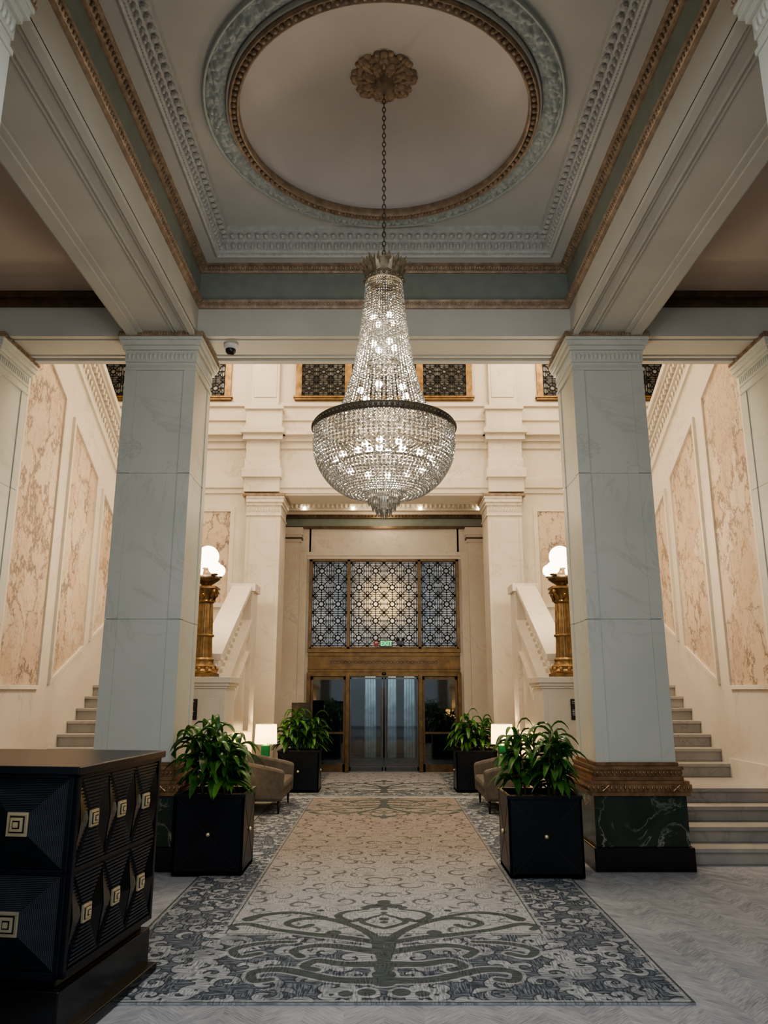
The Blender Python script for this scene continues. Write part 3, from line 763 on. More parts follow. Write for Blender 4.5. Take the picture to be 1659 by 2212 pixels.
# ------------------------------------------------------------------ rugs
def catmull(P,n=14):
    out=[];P=[P[0]]+list(P)+[P[-1]]
    for i in range(1,len(P)-2):
        p0,p1,p2,p3=P[i-1],P[i],P[i+1],P[i+2]
        for k in range(n):
            t=k/n
            out.append(tuple(.5*((2*p1[j])+(-p0[j]+p2[j])*t+(2*p0[j]-5*p1[j]+4*p2[j]-p3[j])*t*t+(-p0[j]+3*p1[j]-3*p2[j]+p3[j])*t**3) for j in range(3)))
    out.append(P[-2]);return out
def spiral(cx,cy_,r0,r1,a0,turns,w0,w1,n=46):
    o=[]
    for i in range(n):
        t=i/(n-1);a=a0+turns*2*pi*t;r=r0+(r1-r0)*t
        o.append((cx+r*math.cos(a),cy_+r*math.sin(a),w0+(w1-w0)*t))
    o.append((o[-1][0],o[-1][1],w1*1.8));return o
class Field:
    def __init__(s): s.p={}
    def add(s,pts):
        for x,y,w in pts:
            w=max(.003,round(w/.004)*.004);s.p.setdefault(w,[]).append((x,y))
    def build(s):
        s.t=[]
        for w,ps in s.p.items():
            k=kdtree.KDTree(len(ps))
            for i,p in enumerate(ps):k.insert((p[0],p[1],0),i)
            k.balance();s.t.append((w,k))
    def q(s,x,y):
        m=.3
        for w,k in s.t:
            d=k.find((x,y,0))[2]-w
            if d<m:m=d
        return m
def scrolls(F,rn,x0,x1,y0,y1,dmin,r0,r1,wd):
    pts=[]
    for _ in range(int((x1-x0)*(y1-y0)*900)):
        x,y=rn.uniform(x0,x1),rn.uniform(y0,y1)
        if all((x-a)**2+(y-b)**2>dmin**2 for a,b in pts): pts.append((x,y))
    for x,y in pts:
        sg=rn.choice((-1,1));r=rn.uniform(r0,r1);a=rn.uniform(0,2*pi);tu=rn.uniform(.55,1.3)*sg
        w=wd*rn.uniform(.7,1.4)
        S=spiral(x,y,r,r*.28,a,tu,w*.35,w,30)
        n=len(S);S=[(p[0],p[1],max(wd*.35,w*(.4+.9*math.sin(pi*min(1,i/n*1.1))))) for i,p in enumerate(S)]
        F.add(S)
        if rn.random()<.6:
            b=a+rn.uniform(-.6,.6);q=r*1.15
            F.add(catmull([(x+q*math.cos(b),y+q*math.sin(b),wd*.4),(x+q*1.4*math.cos(b+.35*sg),y+q*1.4*math.sin(b+.35*sg),w*1.1),(x+q*1.6*math.cos(b+.8*sg),y+q*1.6*math.sin(b+.8*sg),wd*.3)],8))
def rug(nm,x1,y0,y1,zone,motifs,seed,label,res=.0125,warmf=None):
    rn=random.Random(seed)
    A,B,C=Field(),Field(),Field()
    for (mv,dirn) in motifs:
        def T(P): return [(x,mv+dirn*y,w*1.1) for x,y,w in P]
        A.add(T([(0,1.03,.05),(0,.93,.07),(.09,.90,.055),(.15,.86,.035),(0,.82,.03),(0,.72,.025)]))
        A.add(T(catmull([(0,.68,.014),(.13,.55,.02),(.16,.47,.02),(.08,.38,.02),(0,.32,.02)])))
        A.add(T(catmull([(0,-.35,.04),(.04,-.1,.035),(.06,.1,.035),(.2,.35,.034),(.42,.55,.034),(.62,.56,.034),(.72,.44,.026),(.62,.34,.022),(.54,.40,.03)])))
        A.add(T(catmull([(.05,.0,.035),(.25,.10,.04),(.5,.18,.034),(.8,.30,.03),(1.0,.42,.034),(1.12,.38,.024),(1.08,.30,.03)])))
        A.add(T(catmull([(.12,.82,.012),(.3,.74,.022),(.35,.62,.028),(.25,.50,.024),(.18,.55,.03)])))
        A.add(T(catmull([(.45,.60,.02),(.7,.72,.03),(.92,.66,.034),(1.02,.55,.05)])))
        A.add(T(catmull([(.04,-.2,.045),(.25,-.10,.045),(.45,-.06,.035),(.60,-.16,.03),(.54,-.28,.03)])))
        A.add(T(catmull([(.03,-.42,.05),(.25,-.42,.04),(.42,-.36,.035),(.5,-.46,.03),(.42,-.52,.03)])))
        A.add(T(catmull([(.62,.02,.02),(.85,-.02,.03),(1.0,-.14,.03),(.94,-.28,.026),(.82,-.22,.026)])))
        A.add(T(catmull([(.03,-.7,.05),(.3,-.68,.04),(.62,-.52,.04),(.8,-.56,.03),(.78,-.70,.03),(.68,-.68,.026)])))
        A.add(T([(0,.55,.035),(0,.47,.03),(.0,-.5,.06),(0,-.6,.07),(0,-.72,.07),(.1,-.88,.05),(.22,-.9,.04),(0,.1,.04),(0,0,.05),(.36,.22,.05),(.5,.78,.03)]))
    scrolls(B,rn,1.14,1.73,y0,y1,.155,.055,.105,.02)
    if zone: scrolls(B,rn,.02,1.14,y0,zone,.17,.06,.12,.025)
    scrolls(C,rn,.05,1.1,y0,y1,.2,.08,.15,.010)
    for f in (A,B,C): f.build()
    nx=int(round(x1/res));ny=int(round((y1-y0)/res))
    xs=[x1*i/nx for i in range(nx+1)]
    full=[-x for x in xs[:0:-1]]+xs
    W_=len(full);ys=[y0+(y1-y0)*j/ny for j in range(ny+1)]
    yc=(y0+y1)/2
    verts=[(x,y-yc,.012) for y in ys for x in full]
    faces=[(j*W_+i,j*W_+i+1,(j+1)*W_+i+1,(j+1)*W_+i) for j in range(ny) for i in range(W_-1)]
    base=len(verts)
    cs=[(-x1,y0-yc),(x1,y0-yc),(x1,y1-yc),(-x1,y1-yc)]
    verts+=[(a,b,.012) for a,b in cs]+[(a,b,0.001) for a,b in cs]
    for i in range(4):
        j=(i+1)%4;faces.append((base+i,base+4+i,base+4+j,base+j))
    me=bpy.data.meshes.new(nm);me.from_pydata(verts,[],faces)
    data={k:np.full(len(verts),.3,dtype=np.float32) for k in ('fa','fb','fc','fz','fw')}
    for j,y in enumerate(ys):
        for i,x in enumerate(xs):
            a=A.q(x,y) if A.t else .3
            inner=1.13-x
            if zone: inner=min(inner,y-zone)
            b=B.q(x,y) if inner<.05 else .3
            c=C.q(x,y) if inner>-.05 else .3
            z=inner
            w=warmf(y) if warmf else .5
            edge=min(abs(inner)-.006,x1-x-.015,y-y0-.015)
            for ii in {nx+i,nx-i}:
                q=j*W_+ii
                data['fa'][q]=min(a,edge) ;data['fb'][q]=b;data['fc'][q]=c;data['fz'][q]=z;data['fw'][q]=w
    for k,v in data.items():
        at=me.attributes.new(k,'FLOAT','POINT');at.data.foreach_set('value',v)
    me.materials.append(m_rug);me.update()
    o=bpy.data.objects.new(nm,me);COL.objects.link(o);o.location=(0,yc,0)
    setmeta(o,label=label,cat='rug');return o
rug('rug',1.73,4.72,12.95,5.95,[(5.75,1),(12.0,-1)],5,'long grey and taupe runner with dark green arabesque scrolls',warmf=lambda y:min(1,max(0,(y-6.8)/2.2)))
rug('rug',1.73,13.2,16.7,13.9,[(14.3,1)],9,'dark grey scroll patterned rug before the doors',res=.02,warmf=lambda y:.3)

# ------------------------------------------------------------------ chandelier
ch=empty('chandelier',(0,cy,0),'large crystal basket chandelier with bronze crown on a chain','chandelier')
def interp(pts,n):
    P=catmull([(a,b,0) for a,b in pts],20)
    d=[0]
    for i in range(1,len(P)): d.append(d[-1]+math.hypot(P[i][0]-P[i-1][0],P[i][1]-P[i-1][1]))
    out=[];L=d[-1];j=0
    for k in range(n):
        t=L*k/(n-1)
        while j<len(d)-2 and d[j+1]<t:j+=1
        f=(t-d[j])/max(1e-9,d[j+1]-d[j]);out.append((P[j][0]+(P[j+1][0]-P[j][0])*f,P[j][1]+(P[j+1][1]-P[j][1])*f))
    return out,L
rb=random.Random(2)
def beads(prof,ns,sp,r,name,label):
    mb=MB();_,L=interp(prof,10);n=int(L/sp)
    pts,_=interp(prof,n)
    for s in range(ns):
        a=2*pi*s/ns;c,si=math.cos(a),math.sin(a)
        t0=a
        for k,(rr_,z) in enumerate(pts):
            q=min(r,pi*rr_/ns*1.0)
            x,y=rr_*c,rr_*si
            h=q*.55
            tt=t0+rb.uniform(-.25,.25)
            up=[(x+q*.9*math.cos(tt+i*pi/2.5),y+q*.9*math.sin(tt+i*pi/2.5),z+h*.6) for i in range(5)]
            lo=[(x+q*.9*math.cos(tt+(i+.5)*pi/2.5),y+q*.9*math.sin(tt+(i+.5)*pi/2.5),z-h*.6) for i in range(5)]
            fs=[]
            for i in range(5):
                j=(i+1)%5
                fs+=[(10,i,j),(11,5+j,5+i),(i,5+i,j),(j,5+i,5+j)]
            mb.add(up+lo+[(x,y,z+q),(x,y,z-q)],fs)
    return make(mb,name,m_crystal,ch,kind='stuff',label=label,fixn=False)
beads([(.155,5.16),(.17,4.95),(.20,4.65),(.26,4.30),(.34,4.02),(.41,3.84)],52,.0235,.0125,'skirt_strands','crystal bead strands forming the tapering upper skirt')
beads([(.57,3.77),(.575,3.66),(.55,3.52),(.47,3.38),(.36,3.28),(.24,3.235),(.16,3.25)],92,.027,.0155,'bowl_strands','crystal bead strands forming the lower basket')
mb=MB();mb.lathe([(.555,3.775),(.58,3.77),(.59,3.79),(.588,3.825),(.58,3.835),(.555,3.83),(.555,3.775)],96)
for k in range(90):
    a=2*pi*k/90;mb.ell((.588*math.cos(a),.588*math.sin(a),3.80),.014,6,4)
for k in range(8):
    a=2*pi*k/8;mb.tube([(0,0,3.82),(.57*math.cos(a),.57*math.sin(a),3.80)],.006,6)
m_cb=simple('blackened_bronze',(.13,.105,.07),.4,.5,var=.3)
m_crown=simple('crown_bronze',(.27,.22,.15),.4,.4,var=.35,scale=25)
make(mb,'support_ring',m_cb,ch,smooth=True,label='dark bronze ring band')
mb=MB();mb.lathe([(.14,5.13),(.165,5.13),(.17,5.16),(.16,5.20),(.15,5.22),(.02,5.26),(.0,5.26)],32)
for lay in range(2):
    for k in range(16):
        a=2*pi*(k+.5*lay)/16;c,s_=math.cos(a),math.sin(a)
        vs=[];hh=.03*lay
        for r,z,w in ((.155,5.16+hh,.024),(.168,5.21+hh,.032),(.188+.015*lay,5.26+hh*.6,.024),(.212+.02*lay,5.305+hh*.4,.003)):
            for q in (-1,0,1): vs.append(((r-.008*abs(q)+.004)*c-q*w*s_,(r-.008*abs(q)+.004)*s_+q*w*c,z))
        mb.add(vs,[(3*i+j,3*i+j+1,3*i+j+4,3*i+j+3) for i in range(3) for j in range(2)])
    for k in range(24):
        a=2*pi*k/24;mb.ell((.168*math.cos(a),.168*math.sin(a),5.15),.014,6,4)
make(mb,'crown',m_crown,ch,fixn=False,label='aged bronze leaf crown')
mb=MB();mb.tube([(0,0,3.3),(0,0,5.3)],.012,8)
for z,r in ((4.75,.1),(4.35,.16)): mb.lathe([(r,z),(r+.012,z),(r+.012,z+.01),(r,z+.01),(r,z)],24)
for k in range(6):
    a=pi*k/3
    for z,r in ((4.75,.1),(4.35,.16)): mb.tube([(0,0,z),(r*math.cos(a),r*math.sin(a),z)],.005,5)
mb.lathe([(.38,3.47),(.40,3.47),(.40,3.485),(.38,3.485),(.38,3.47)],40)
for k in range(8):
    a=2*pi*k/8;mb.tube([(0,0,3.5),(.39*math.cos(a),.39*math.sin(a),3.475)],.006,5)
make(mb,'inner_frame',m_cb,ch,label='bronze stem and inner lamp rings')
mb=MB()
for r,z,l in ((.17,3.34,.10),(.155,3.29,.09),(.125,3.23,.09),(.095,3.18,.08),(.06,3.14,.08),(.025,3.11,.08)):
    n=max(6,int(2*pi*r/.02))
    mb.lathe([(r-.004,z),(r+.004,z),(r+.004,z+.006),(r-.004,z+.006)],24)
    for k in range(n):
        a=2*pi*k/n;x,y=r*math.cos(a),r*math.sin(a);q=.0085
        mb.add([(x,y,z-l),(x+q,y,z-.03),(x,y+q,z-.03),(x-q,y,z-.03),(x,y-q,z-.03),(x,y,z)],[(0,2,1),(0,3,2),(0,4,3),(0,1,4),(5,1,2),(5,2,3),(5,3,4),(5,4,1)])
make(mb,'pendant_tiers',m_crystal,ch,kind='stuff',label='stepped tiers of hanging crystal prisms',fixn=False)
mb=MB()
k=0;z=5.29
while z<7.15:
    L=.058
    pts=[]
    for i in range(12):
        a=2*pi*i/12;u,v=.015*math.cos(a),.5*L*math.sin(a)
        pts.append((u,0,z+v) if k%2 else (0,u,z+v))
    mb.tube(pts,.0045,5,closed=True);z+=.046;k+=1
make(mb,'chain',m_cb,ch,label='bronze link chain')
mb=MB();mb.ell((0,0,0),.028,12,8);mb2=mb
first=None
bl=[]
for n,r,z in ((14,.39,3.515),(4,.10,4.79),(4,.10,4.55),(6,.2,4.12),(6,.16,3.66)):
    for k in range(n): bl.append((r*math.cos(2*pi*(k+.3)/n),r*math.sin(2*pi*(k+.3)/n),z))
for p in bl:
    if first is None:
        first=make(mb2,'bulb',m_bulb,ch,smooth=True,label='glowing round bulb');first.location=p
    else:
        b=first.copy();COL.objects.link(b);b.parent=ch;b.location=p
md=empty('ceiling_medallion',(0,cy,7.13),'gilded acanthus leaf ceiling rosette holding the chandelier chain','ceiling rosette')
mb=MB()
for lay,(nn,R0,zz) in enumerate(((8,.29,.12),(8,.19,.09))):
    for k in range(nn):
        a0=2*pi*(k+.5*lay)/nn;c,s_=math.cos(a0),math.sin(a0)
        for q in (-1,0,1):
            for t,rad in ((.55,.045),(.75,.055),(.93,.045)):
                aa=a0+q*.2;r=R0*t
                mb.ell((r*math.cos(aa),r*math.sin(aa),zz-.0+.02*abs(q)-.02*math.sin(t*3)),(rad,rad,.028),8,5)
        mb.tube([(c*.06,s_*.06,zz-.02),(c*R0*.6,s_*R0*.6,zz-.045),(c*R0,s_*R0,zz-.02)],[.014,.018,.01],6)
mb.lathe([(0,.14),(.27,.14),(.25,.10),(.1,.08),(0,.08)],32)
make(mb,'leaf_rosette',simple('rosette_gilding',(.40,.29,.20),.5,.2,var=.35,scale=20,bump=.5),md,smooth=True)
mb=MB();mb.lathe([(0,.1),(.1,.09),(.105,.05),(.08,.03),(.09,0),(.06,-.03),(.03,-.04),(.02,-.07),(0,-.07)],32)
make(mb,'cup',m_gold,md,smooth=True,label='turned bronze cup')

# ------------------------------------------------------------------ torcheres
for s in (1,-1):
    tc=empty('torchere',(s*2.42,10.31,1.866),'ornate gilt bronze lamp standard with glowing white globes','lamp standard',group='bronze globe lamp standards')
    mb=MB();mb.box(-.19,.19,-.19,.19,0,.05)
    mb.lathe([(.0,.05),(.20,.05),(.21,.08),(.18,.11),(.19,.14),(.15,.17),(.14,.20),(.15,.23),(.12,.26),(0,.26)],32)
    for k in range(12):
        a=2*pi*k/12;mb.ell((.19*math.cos(a),.19*math.sin(a),.1),(.03,.03,.035),6,5)
    make(mb,'base',m_bronze,tc,bevel=.004)
    mb=MB()
    mb.lathe([(.125,.26),(.125,.30),(.115,.5),(.12,.55),(.105,.95),(.1,.98)],96,rf=lambda a:1-.10*abs(math.sin(6*a)))
    mb.lathe([(.13,.53),(.14,.545),(.13,.56)],32)
    make(mb,'shaft',m_bronze,tc,smooth=True,label='fluted bronze shaft')
    mb=MB();mb.lathe([(0,.98),(.11,.98),(.12,1.0),(.105,1.02),(.12,1.08),(.15,1.15),(.16,1.17),(0,1.17)],32)
    for k in range(4):
        a=pi/4+pi/2*k
        P=[]
        for i in range(18):
            t=i/17;b=t*3.2*pi;rad=.05*(1-t*.8);P.append(((.15+rad*math.cos(b))*math.cos(a),(.15+rad*math.cos(b))*math.sin(a),1.12+rad*math.sin(b)))
        mb.tube(P,.014,6)
    for k in range(8):
        a=2*pi*k/8
        mb.tube([(.11*math.cos(a),.11*math.sin(a),1.0),(.13*math.cos(a),.13*math.sin(a),1.07),(.165*math.cos(a),.165*math.sin(a),1.09)],[.025,.025,.008],6)
    mb.box(-.155,.155,-.155,.155,1.17,1.2)
    make(mb,'capital',m_bronze,tc,smooth=False,label='bronze composite capital with volutes')
    mb=MB();mb.lathe([(0,1.2),(.08,1.2),(.07,1.23),(.12,1.26),(.17,1.30),(.18,1.33),(.15,1.35),(.06,1.37),(.05,1.44),(.07,1.46),(0,1.46)],32,rf=lambda a:1+.03*math.sin(12*a))
    for k in range(4):
        a=pi/4+pi/2*k
        mb.tube([(.1*math.cos(a),.1*math.sin(a),1.32),(.16*math.cos(a),.16*math.sin(a),1.31),(.185*math.cos(a),.185*math.sin(a),1.35)],.016,6)
        mb.lathe([(.0,1.34),(.045,1.345),(.05,1.36),(.03,1.37)],12,(.185*math.cos(a),.185*math.sin(a),0))
    make(mb,'urn',m_bronzed,tc,smooth=True,label='bronze bowl with four lamp arms')
    for k in range(4):
        a=pi/4+pi/2*k
        mb=MB();mb.ell((.185*math.cos(a),.185*math.sin(a),1.445),.088,20,14);make(mb,'globe',m_globe,tc,smooth=True,label='small glowing opal globe')
    mb=MB();mb.ell((0,0,1.62),.15,28,18);make(mb,'globe',m_globe,tc,smooth=True,label='large glowing opal globe')

# ------------------------------------------------------------------ planters and plants
def planter(loc,w,d,h,label,rz=0):
    e=empty('planter',loc,label,'planter',group='black square planters',rz=rz)
    hw,hd=w/2,d/2
    mb=MB();t=.025
    mb.box(-hw,hw,-hd,-hd+t,.0,h);mb.box(-hw,hw,hd-t,hd,.0,h);mb.box(-hw,-hw+t,-hd,hd,.0,h);mb.box(hw-t,hw,-hd,hd,.0,h);mb.box(-hw,hw,-hd,hd,0,.04)
    for s in (-1,1):
        mb.box(-hw-.01,hw+.01,s*hd-.012,s*hd+.012,h-.035,h);mb.box(s*hw-.012,s*hw+.012,-hd-.01,hd+.01,h-.035,h)
    make(mb,'box',m_navy,e,bevel=.004)
    mb=MB()
    y=-hd-.002
    mb.bar((-hw+.02,.02),(hw-.02,h-.04),.004,y,.003);mb.bar((-hw+.02,h-.04),(hw-.02,.02),.004,y,.003)
    for x in (-hw-.002,hw-.001):
        m2=MB();m2.bar((-hd+.02,.02),(hd-.02,h-.04),.004,x,.003);m2.bar((-hd+.02,h-.04),(hd-.02,.02),.004,x,.003)
        mb.add([(b,a,c) for a,b,c in m2.v],m2.f)
    make(mb,'inlay',m_line,e,label='thin diagonal metal inlay lines')
    mb=MB();mb.ell((0,-hd-.012,h*.5),(.02,.016,.02),12,8);make(mb,'knob',m_brass,e,smooth=True,label='round brass knob')
    for x in (-hw,hw):
        mb=MB();mb.ell((x+(.012 if x>0 else -.012),0,h*.5),(.016,.02,.02),12,8);make(mb,'knob',m_brass,e,smooth=True,label='round brass knob')
    mb=MB();mb.box(-hw+t,hw-t,-hd+t,hd-t,.04,h-.06);make(mb,'soil',m_soil,e)
    return e
m_stem=simple('stem',(.12,.11,.05),.6)
def plant(loc,w,d,h,seed,label,nst=9,ll=.36,dens=13,peak=0.0,lw=1.0,left=-.36,right=.36,xmin=-9):
    rn=random.Random(seed);e=empty('dracaena_plant',loc,label,'plant',group='leafy dracaena plants')
    ms=MB();ml=MB()
    for s in range(nst):
        bx,by=rn.uniform(left,right)*w*.9,rn.uniform(-d*.3,d*.3)
        H=h*rn.uniform(.6,1.0)*(1-.75*min(1,abs(bx/w-peak)));tx,ty=bx*1.3+rn.uniform(-.05,.05),by*1.2+rn.uniform(-.05,.05)
        P=[(bx,by,0),(bx+(tx-bx)*.4,by+(ty-by)*.4,H*.5),(tx,ty,H)]
        ms.tube(P,[.013,.011,.008],6)
        for k in range(dens):
            t=.25+.75*k/(dens-1);z=H*t
            px=bx+(tx-bx)*t;py=by+(ty-by)*t
            az=k*2.4+rn.uniform(-.4,.4);el=rn.uniform(.35,1.0)*(.5+.8*t)
            L=ll*rn.uniform(.7,1.15);wd=rn.uniform(.026,.038)*lw
            x,y,zz=px,py,z;dirh=math.cos(el);dz=math.sin(el);vs=[];n=7
            for i in range(n+1):
                q=i/n;ww=wd*(math.sin(pi*min(1,q*.86+.14))**.7)*(1 if q<.99 else .05)
                nxh,nyh=-math.sin(az),math.cos(az)
                vs+=[(x+nxh*ww,y+nyh*ww,zz+.35*ww),(x,y,zz-.2*ww),(x-nxh*ww,y-nyh*ww,zz+.35*ww)]
                st=L/n;hl=math.hypot(dirh,dz)
                x+=math.cos(az)*dirh/hl*st;y+=math.sin(az)*dirh/hl*st;zz+=dz/hl*st;dz-=.30;zz=max(zz,.03)
            vs=[(max(a,xmin+.02*math.sin(9*c)) if b>-.1 else a,b,c) for a,b,c in vs]
            ml.add(vs,[(3*i,3*i+1,3*i+4,3*i+3) for i in range(n)]+[(3*i+1,3*i+2,3*i+5,3*i+4) for i in range(n)])
    make(ms,'stem',m_stem,e,smooth=True)
    make(ml,'foliage',m_leaf,e,smooth=True,fixn=False,kind='stuff',label='long glossy arching green leaves')
    return e
pl='black lacquered planter with diagonal inlay and brass knob'
G=.013
planter((-1.66,7.98,G),.66,.62,.72,pl+' beside the desk')
plant((-1.66,7.98,.66+G),.66,.62,.76,11,'dense dark green broad leaf dracaena in black planter',14,.34,15,peak=-.22,lw=1.15,xmin=-.40)
planter((1.51,7.87,G),.69,.62,.72,pl+' beside the column')
plant((1.51,7.87,.66+G),.69,.62,.74,23,'leafy green dracaena with tall central shoot in black planter',13,.33,14,peak=-.03,lw=1.1)
planter((-1.46,13.85,G),.7,.6,.68,pl)
plant((-1.46,13.85,.62+G),.7,.6,.72,31,'leafy green dracaena near the entrance doors',13,.36,14,lw=1.1)
planter((1.58,13.85,G),.7,.6,.68,pl)
plant((1.58,13.85,.62+G),.7,.6,.66,37,'leafy green dracaena near the entrance doors',13,.36,14,lw=1.1)

# ------------------------------------------------------------------ sofas, tables, lamps
def sofa(loc,rz,label):
    e=empty('sofa',loc,label,'sofa',group='taupe lobby sofas',rz=rz)
    L=1.3
    mb=MB();mb.box(-L/2+.08,L/2-.08,-.36,.28,.17,.30);make(mb,'frame',m_sofa,e,bevel=.02)
    mb=MB();mb.box(-L/2+.1,L/2-.1,-.40,.2,.30,.42);make(mb,'seat_cushion',m_sofa,e,bevel=.045)
    mb=MB();mb.prism([(.16,.28),(.34,.28),(.40,.74),(.28,.76)],-L/2+.04,L/2-.04);make(mb,'backrest',m_sofa,e,bevel=.05)
    for s in (-1,1):
        mb=MB();mb.prism([(-.38,.17),(.36,.17),(.40,.72),(.1,.69),(-.25,.62),(-.40,.58)],s*(L/2-.11),s*L/2);make(mb,'arm',m_sofa,e,bevel=.04)
    for sx in (-1,1):
        for y in (-.32,.28):
            mb=MB();mb.lathe([(0,0),(.013,0),(.024,.18),(0,.18)],10,(sx*(L/2-.1),y,0));make(mb,'leg',m_leg,e,smooth=True)
sofa((-1.80,11.85,G),pi/2,'taupe velvet sofa facing the aisle beside the stair balustrade')
sofa((1.80,11.85,G),-pi/2,'taupe velvet sofa facing the aisle beside the stair balustrade')
def table(loc):
    e=empty('side_table',loc,'small dark round side table holding a lamp','side table',group='dark side tables')
    mb=MB();mb.lathe([(0,.58),(.19,.58),(.195,.59),(.195,.60),(.19,.605),(0,.605)],32);make(mb,'table_top',m_leg,e,smooth=False)
    mb=MB();mb.lathe([(0,.03),(.018,.03),(.018,.58),(0,.58)],16);make(mb,'pole',m_brass,e,smooth=True)
    mb=MB();mb.lathe([(0,0),(.14,0),(.14,.015),(.03,.03),(0,.03)],32);make(mb,'foot',m_brass,e,smooth=True)
def lamp(loc,shade,label,pw,col):
    e=empty('table_lamp',loc,label,'lamp',group='table lamps with linen shades')
    mb=MB();mb.box(-.065,.065,-.065,.065,.02,.21);make(mb,'base',m_green_glass,e,bevel=.012,label='green glass block base')
    mb=MB();mb.box(-.075,.075,-.075,.075,0,.02);mb.lathe([(0,.21),(.03,.21),(.012,.22),(.01,.30),(0,.30)],12);make(mb,'stem',m_brass,e)
    mb=MB();mb.lathe([(.185,.23),(.172,.54),(.168,.54),(.181,.23),(.185,.23)],40)
    make(mb,'lamp_shade',shade,e,smooth=False)
    mb=MB();mb.ell((0,0,.36),.03,12,8);make(mb,'bulb',m_bulb,e,smooth=True)
    l=bpy.data.lights.new('lamp_glow','POINT');l.energy=pw;l.color=col;l.shadow_soft_size=.06
    o=bpy.data.objects.new('lamp_glow',l);COL.objects.link(o);o.location=(loc[0],loc[1],loc[2]+.44)
for s in (-1,1):
    table((s*1.96,13.12,0));lamp((s*1.96,13.12,.605),m_shade,'bright table lamp with white linen shade and green base',14,(1,.75,.42))
    table((s*2.0,10.88,0));lamp((s*2.0,10.88,.605),m_shade2,'warm table lamp with linen shade beside the plant',12,(1,.66,.32))
e=empty('sign_stand',(-1.62,15.3,.013),'black floor sign stand with a teal poster','sign stand')
mb=MB();mb.box(-.18,.18,-.02,.02,.55,1.45);make(mb,'panel',m_plastic_b,e,bevel=.01)
mb=MB();mb.box(-.165,.165,-.026,-.02,.6,1.15);make(mb,'poster',m_teal,e)
mb=MB();mb.box(-.02,.02,-.015,.015,.02,.55);mb.box(-.2,.2,-.15,.15,0,.02);make(mb,'stand',m_plastic_b,e)

# ------------------------------------------------------------------ reception desk
dk=empty('reception_desk',(-1.60,4.16,G),'dark navy lacquered reception desk with pyramid panels and brass pulls','desk',rz=-math.radians(7.2))
Wd,Dd=1.1,1.04
mb=MB();mb.box(-Wd,0,0,Dd,.30,1.26);make(mb,'body',m_navy,dk,bevel=.006)
mb=MB();mb.box(-Wd-.02,.04,-.05,Dd+.02,1.26,1.302);make(mb,'table_top',m_navy,dk,bevel=.006)
mb=MB();mb.box(-Wd-.01,.01,-.01,Dd+.01,0,.25);mb.box(-Wd+.03,-.03,.03,Dd-.03,.25,.3);mb.box(-Wd-.02,.06,-.04,Dd+.03,0,.05);make(mb,'plinth',m_black,dk,bevel=.006)
def pyr(x0,x1,z0,z1,y,n=22,hgt=.045):
    mb=MB()
    for k in range(n):
        t=k/n;dx=(x1-x0)/2*t*.82;dz=(z1-z0)/2*t*.82
        yy=y-hgt*t-.014
        a,b,c,d=x0+dx,x1-dx,z0+dz,z1-dz
        t2=(k+.55)/n;ex=(x1-x0)/2*t2*.82;ez=(z1-z0)/2*t2*.82
        o=[(a,c),(b,c),(b,d),(a,d)];i_=[(x0+ex,z0+ez),(x1-ex,z0+ez),(x1-ex,z1-ez),(x0+ex,z1-ez)]
        vs=[(p[0],yy,p[1]) for p in o]+[(p[0],yy-.004,p[1]) for p in i_]+[(p[0],y,p[1]) for p in o]+[(p[0],y,p[1]) for p in i_]
        for q in range(4):
            r=(q+1)%4
            mb.add(vs,[(q,r,4+r,4+q),(q,8+q,8+r,r),(4+q,4+r,12+r,12+q)])
    cx_,cz_=(x0+x1)/2,(z0+z1)/2;hx,hz=(x1-x0)/2*.18,(z1-z0)/2*.18
    o=[(x0,z0),(x1,z0),(x1,z1),(x0,z1)];i_=[(cx_-hx,cz_-hz),(cx_+hx,cz_-hz),(cx_+hx,cz_+hz),(cx_-hx,cz_+hz)]
    mb.add([(p[0],y-.004,p[1]) for p in o]+[(p[0],y-hgt-.006,p[1]) for p in i_],[(0,1,5,4),(1,2,6,5),(2,3,7,6),(3,0,4,7),(4,5,6,7)],1)
    return mb
def knob(c,sz,axis,parent):
    mb=MB()
    for q,(s_,d) in enumerate(((1,.010),(.70,.014),(.58,.02),(.34,.022),(.22,.028))):
        h=sz*s_/2
        if axis=='y': mb.box(c[0]-h,c[0]+h,c[1]-d-.0,c[1]+.002,c[2]-h,c[2]+h,q%2)
        else: mb.box(c[0]-.002,c[0]+d,c[1]-h,c[1]+h,c[2]-h,c[2]+h,q%2)
    make(mb,'knob',[m_brass,m_black],parent,label='square stepped brass pull')
for xc in (-.265,-.79):
    for zc in (.555,1.02):
        mb=pyr(xc-.235,xc+.235,zc-.215,zc+.215,-.002);f=make(mb,'drawer_front',[m_navyr,m_black],dk,fixn=False,label='ribbed concentric pyramid panel')
        knob((xc,-.052,zc),.115,'y',f)
mb=MB()
for x0,x1,z0,z1 in ((-Wd,0,1.24,1.26),(-Wd,0,.30,.335),(-Wd,0,.775,.80),(-.028,0,.3,1.26),(-.55,-.505,.3,1.26),(-Wd,-Wd+.03,.3,1.26)): mb.box(x0,x1,-.022,.01,z0,z1)
mb.box(-.01,.02,0,.03,.3,1.26);mb.box(-.01,.02,Dd-.03,Dd,.3,1.26);mb.box(-.01,.02,0,Dd,1.24,1.26);mb.box(-.01,.02,0,Dd,.3,.33);mb.box(-.01,.015,0,Dd,.78,.80)
make(mb,'face_frame',m_navy,dk,bevel=.003)
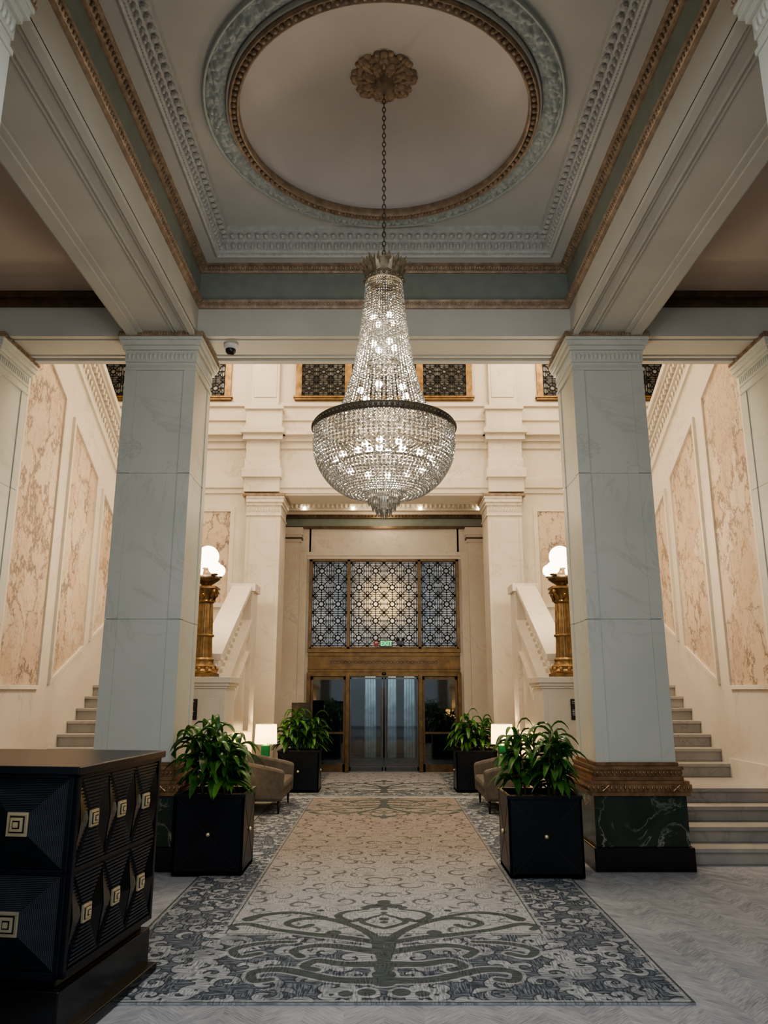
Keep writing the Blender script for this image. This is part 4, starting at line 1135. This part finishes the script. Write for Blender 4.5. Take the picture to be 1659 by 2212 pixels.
for j,yc in enumerate((.195,.52,.845)):
    for zc in (.555,1.02):
        hw,hh=.155,.215
        mb=MB()
        for k in range(24):
            z=zc-hh+2*hh*(k+.5)/24
            fr=1-abs(z-zc)/hh
            w=hw*(1-fr*.95)
            if w>.004: mb.box(0,.016,yc-w,yc+w,z-.0045,z+.0045)
        for sg in (-1,1):
            y0=yc+sg*hw
            mb.add([(0,y0,zc-hh),(0,y0,zc+hh),(.004,yc+sg*.012,zc),(.026,y0,zc)],[(0,2,3),(2,1,3),(0,3,1)],1)
        f=make(mb,'side_panel',[m_navyr,m_black],dk,label='ribbed panel with raised diamond facets')
        knob((.012,yc,zc),.085,'x',f)

# ------------------------------------------------------------------ lights
def area(loc,rot,sx,sy,e,col,nm='area_lamp'):
    l=bpy.data.lights.new(nm,'AREA');l.shape='RECTANGLE';l.size=sx;l.size_y=sy;l.energy=e;l.color=col
    o=bpy.data.objects.new(nm,l);COL.objects.link(o);o.location=loc;o.rotation_euler=rot;return o
def point(loc,e,col,r=.1):
    l=bpy.data.lights.new('point_lamp','POINT');l.energy=e;l.color=col;l.shadow_soft_size=r
    o=bpy.data.objects.new('point_lamp',l);COL.objects.link(o);o.location=loc;return o
warm=(1,.80,.57)
for s in (-1,1):
    area((s*3.3,11.3,9.3),(0,0,0),2.0,4.5,240,warm)
    point((s*2.42,10.31,3.9),78,warm,.15)
    point((s*2.42,9.95,3.45),20,warm,.12)  # added glow in front of the torchere, not one of its globes
area((0,12.0,9.3),(0,0,0),3,3,100,warm)
point((0,12.3,4.9),28,warm,.5)
area((0,-2.5,4.0),(math.radians(95),0,0),6,3,165,(.94,.98,.98))
area((0,2.2,5.4),(0,0,0),2.5,1.5,85,(.88,.94,1.0))
point((0,cy,3.62),42,(1,.94,.86),.12)
point((0,cy,4.5),25,(1,.94,.86),.08)
point((0,16.2,5.6),18,warm,.2)
point((.0,17.27,3.65),42,(1,.60,.20),.06)
area((0,18.6,3.6),(math.radians(-90),0,0),3.6,2.2,30,(.85,.92,1.0))
area((0,19.6,2.3),(math.radians(20),0,0),1.8,.6,30,(.85,.93,1.0))
w=bpy.data.worlds.new('world');scene.world=w;w.use_nodes=True
w.node_tree.nodes['Background'].inputs[0].default_value=(.74,.81,.88,1);w.node_tree.nodes['Background'].inputs[1].default_value=.48

# ------------------------------------------------------------------ camera
cam=bpy.data.cameras.new('camera');co=bpy.data.objects.new('camera',cam);COL.objects.link(co);scene.camera=co
co.location=(0,0,1.7);co.rotation_euler=(math.radians(90+13.2),0,0)
cam.sensor_fit='VERTICAL';cam.sensor_height=24;cam.lens=24*1640/2212;cam.clip_start=.05;cam.clip_end=100
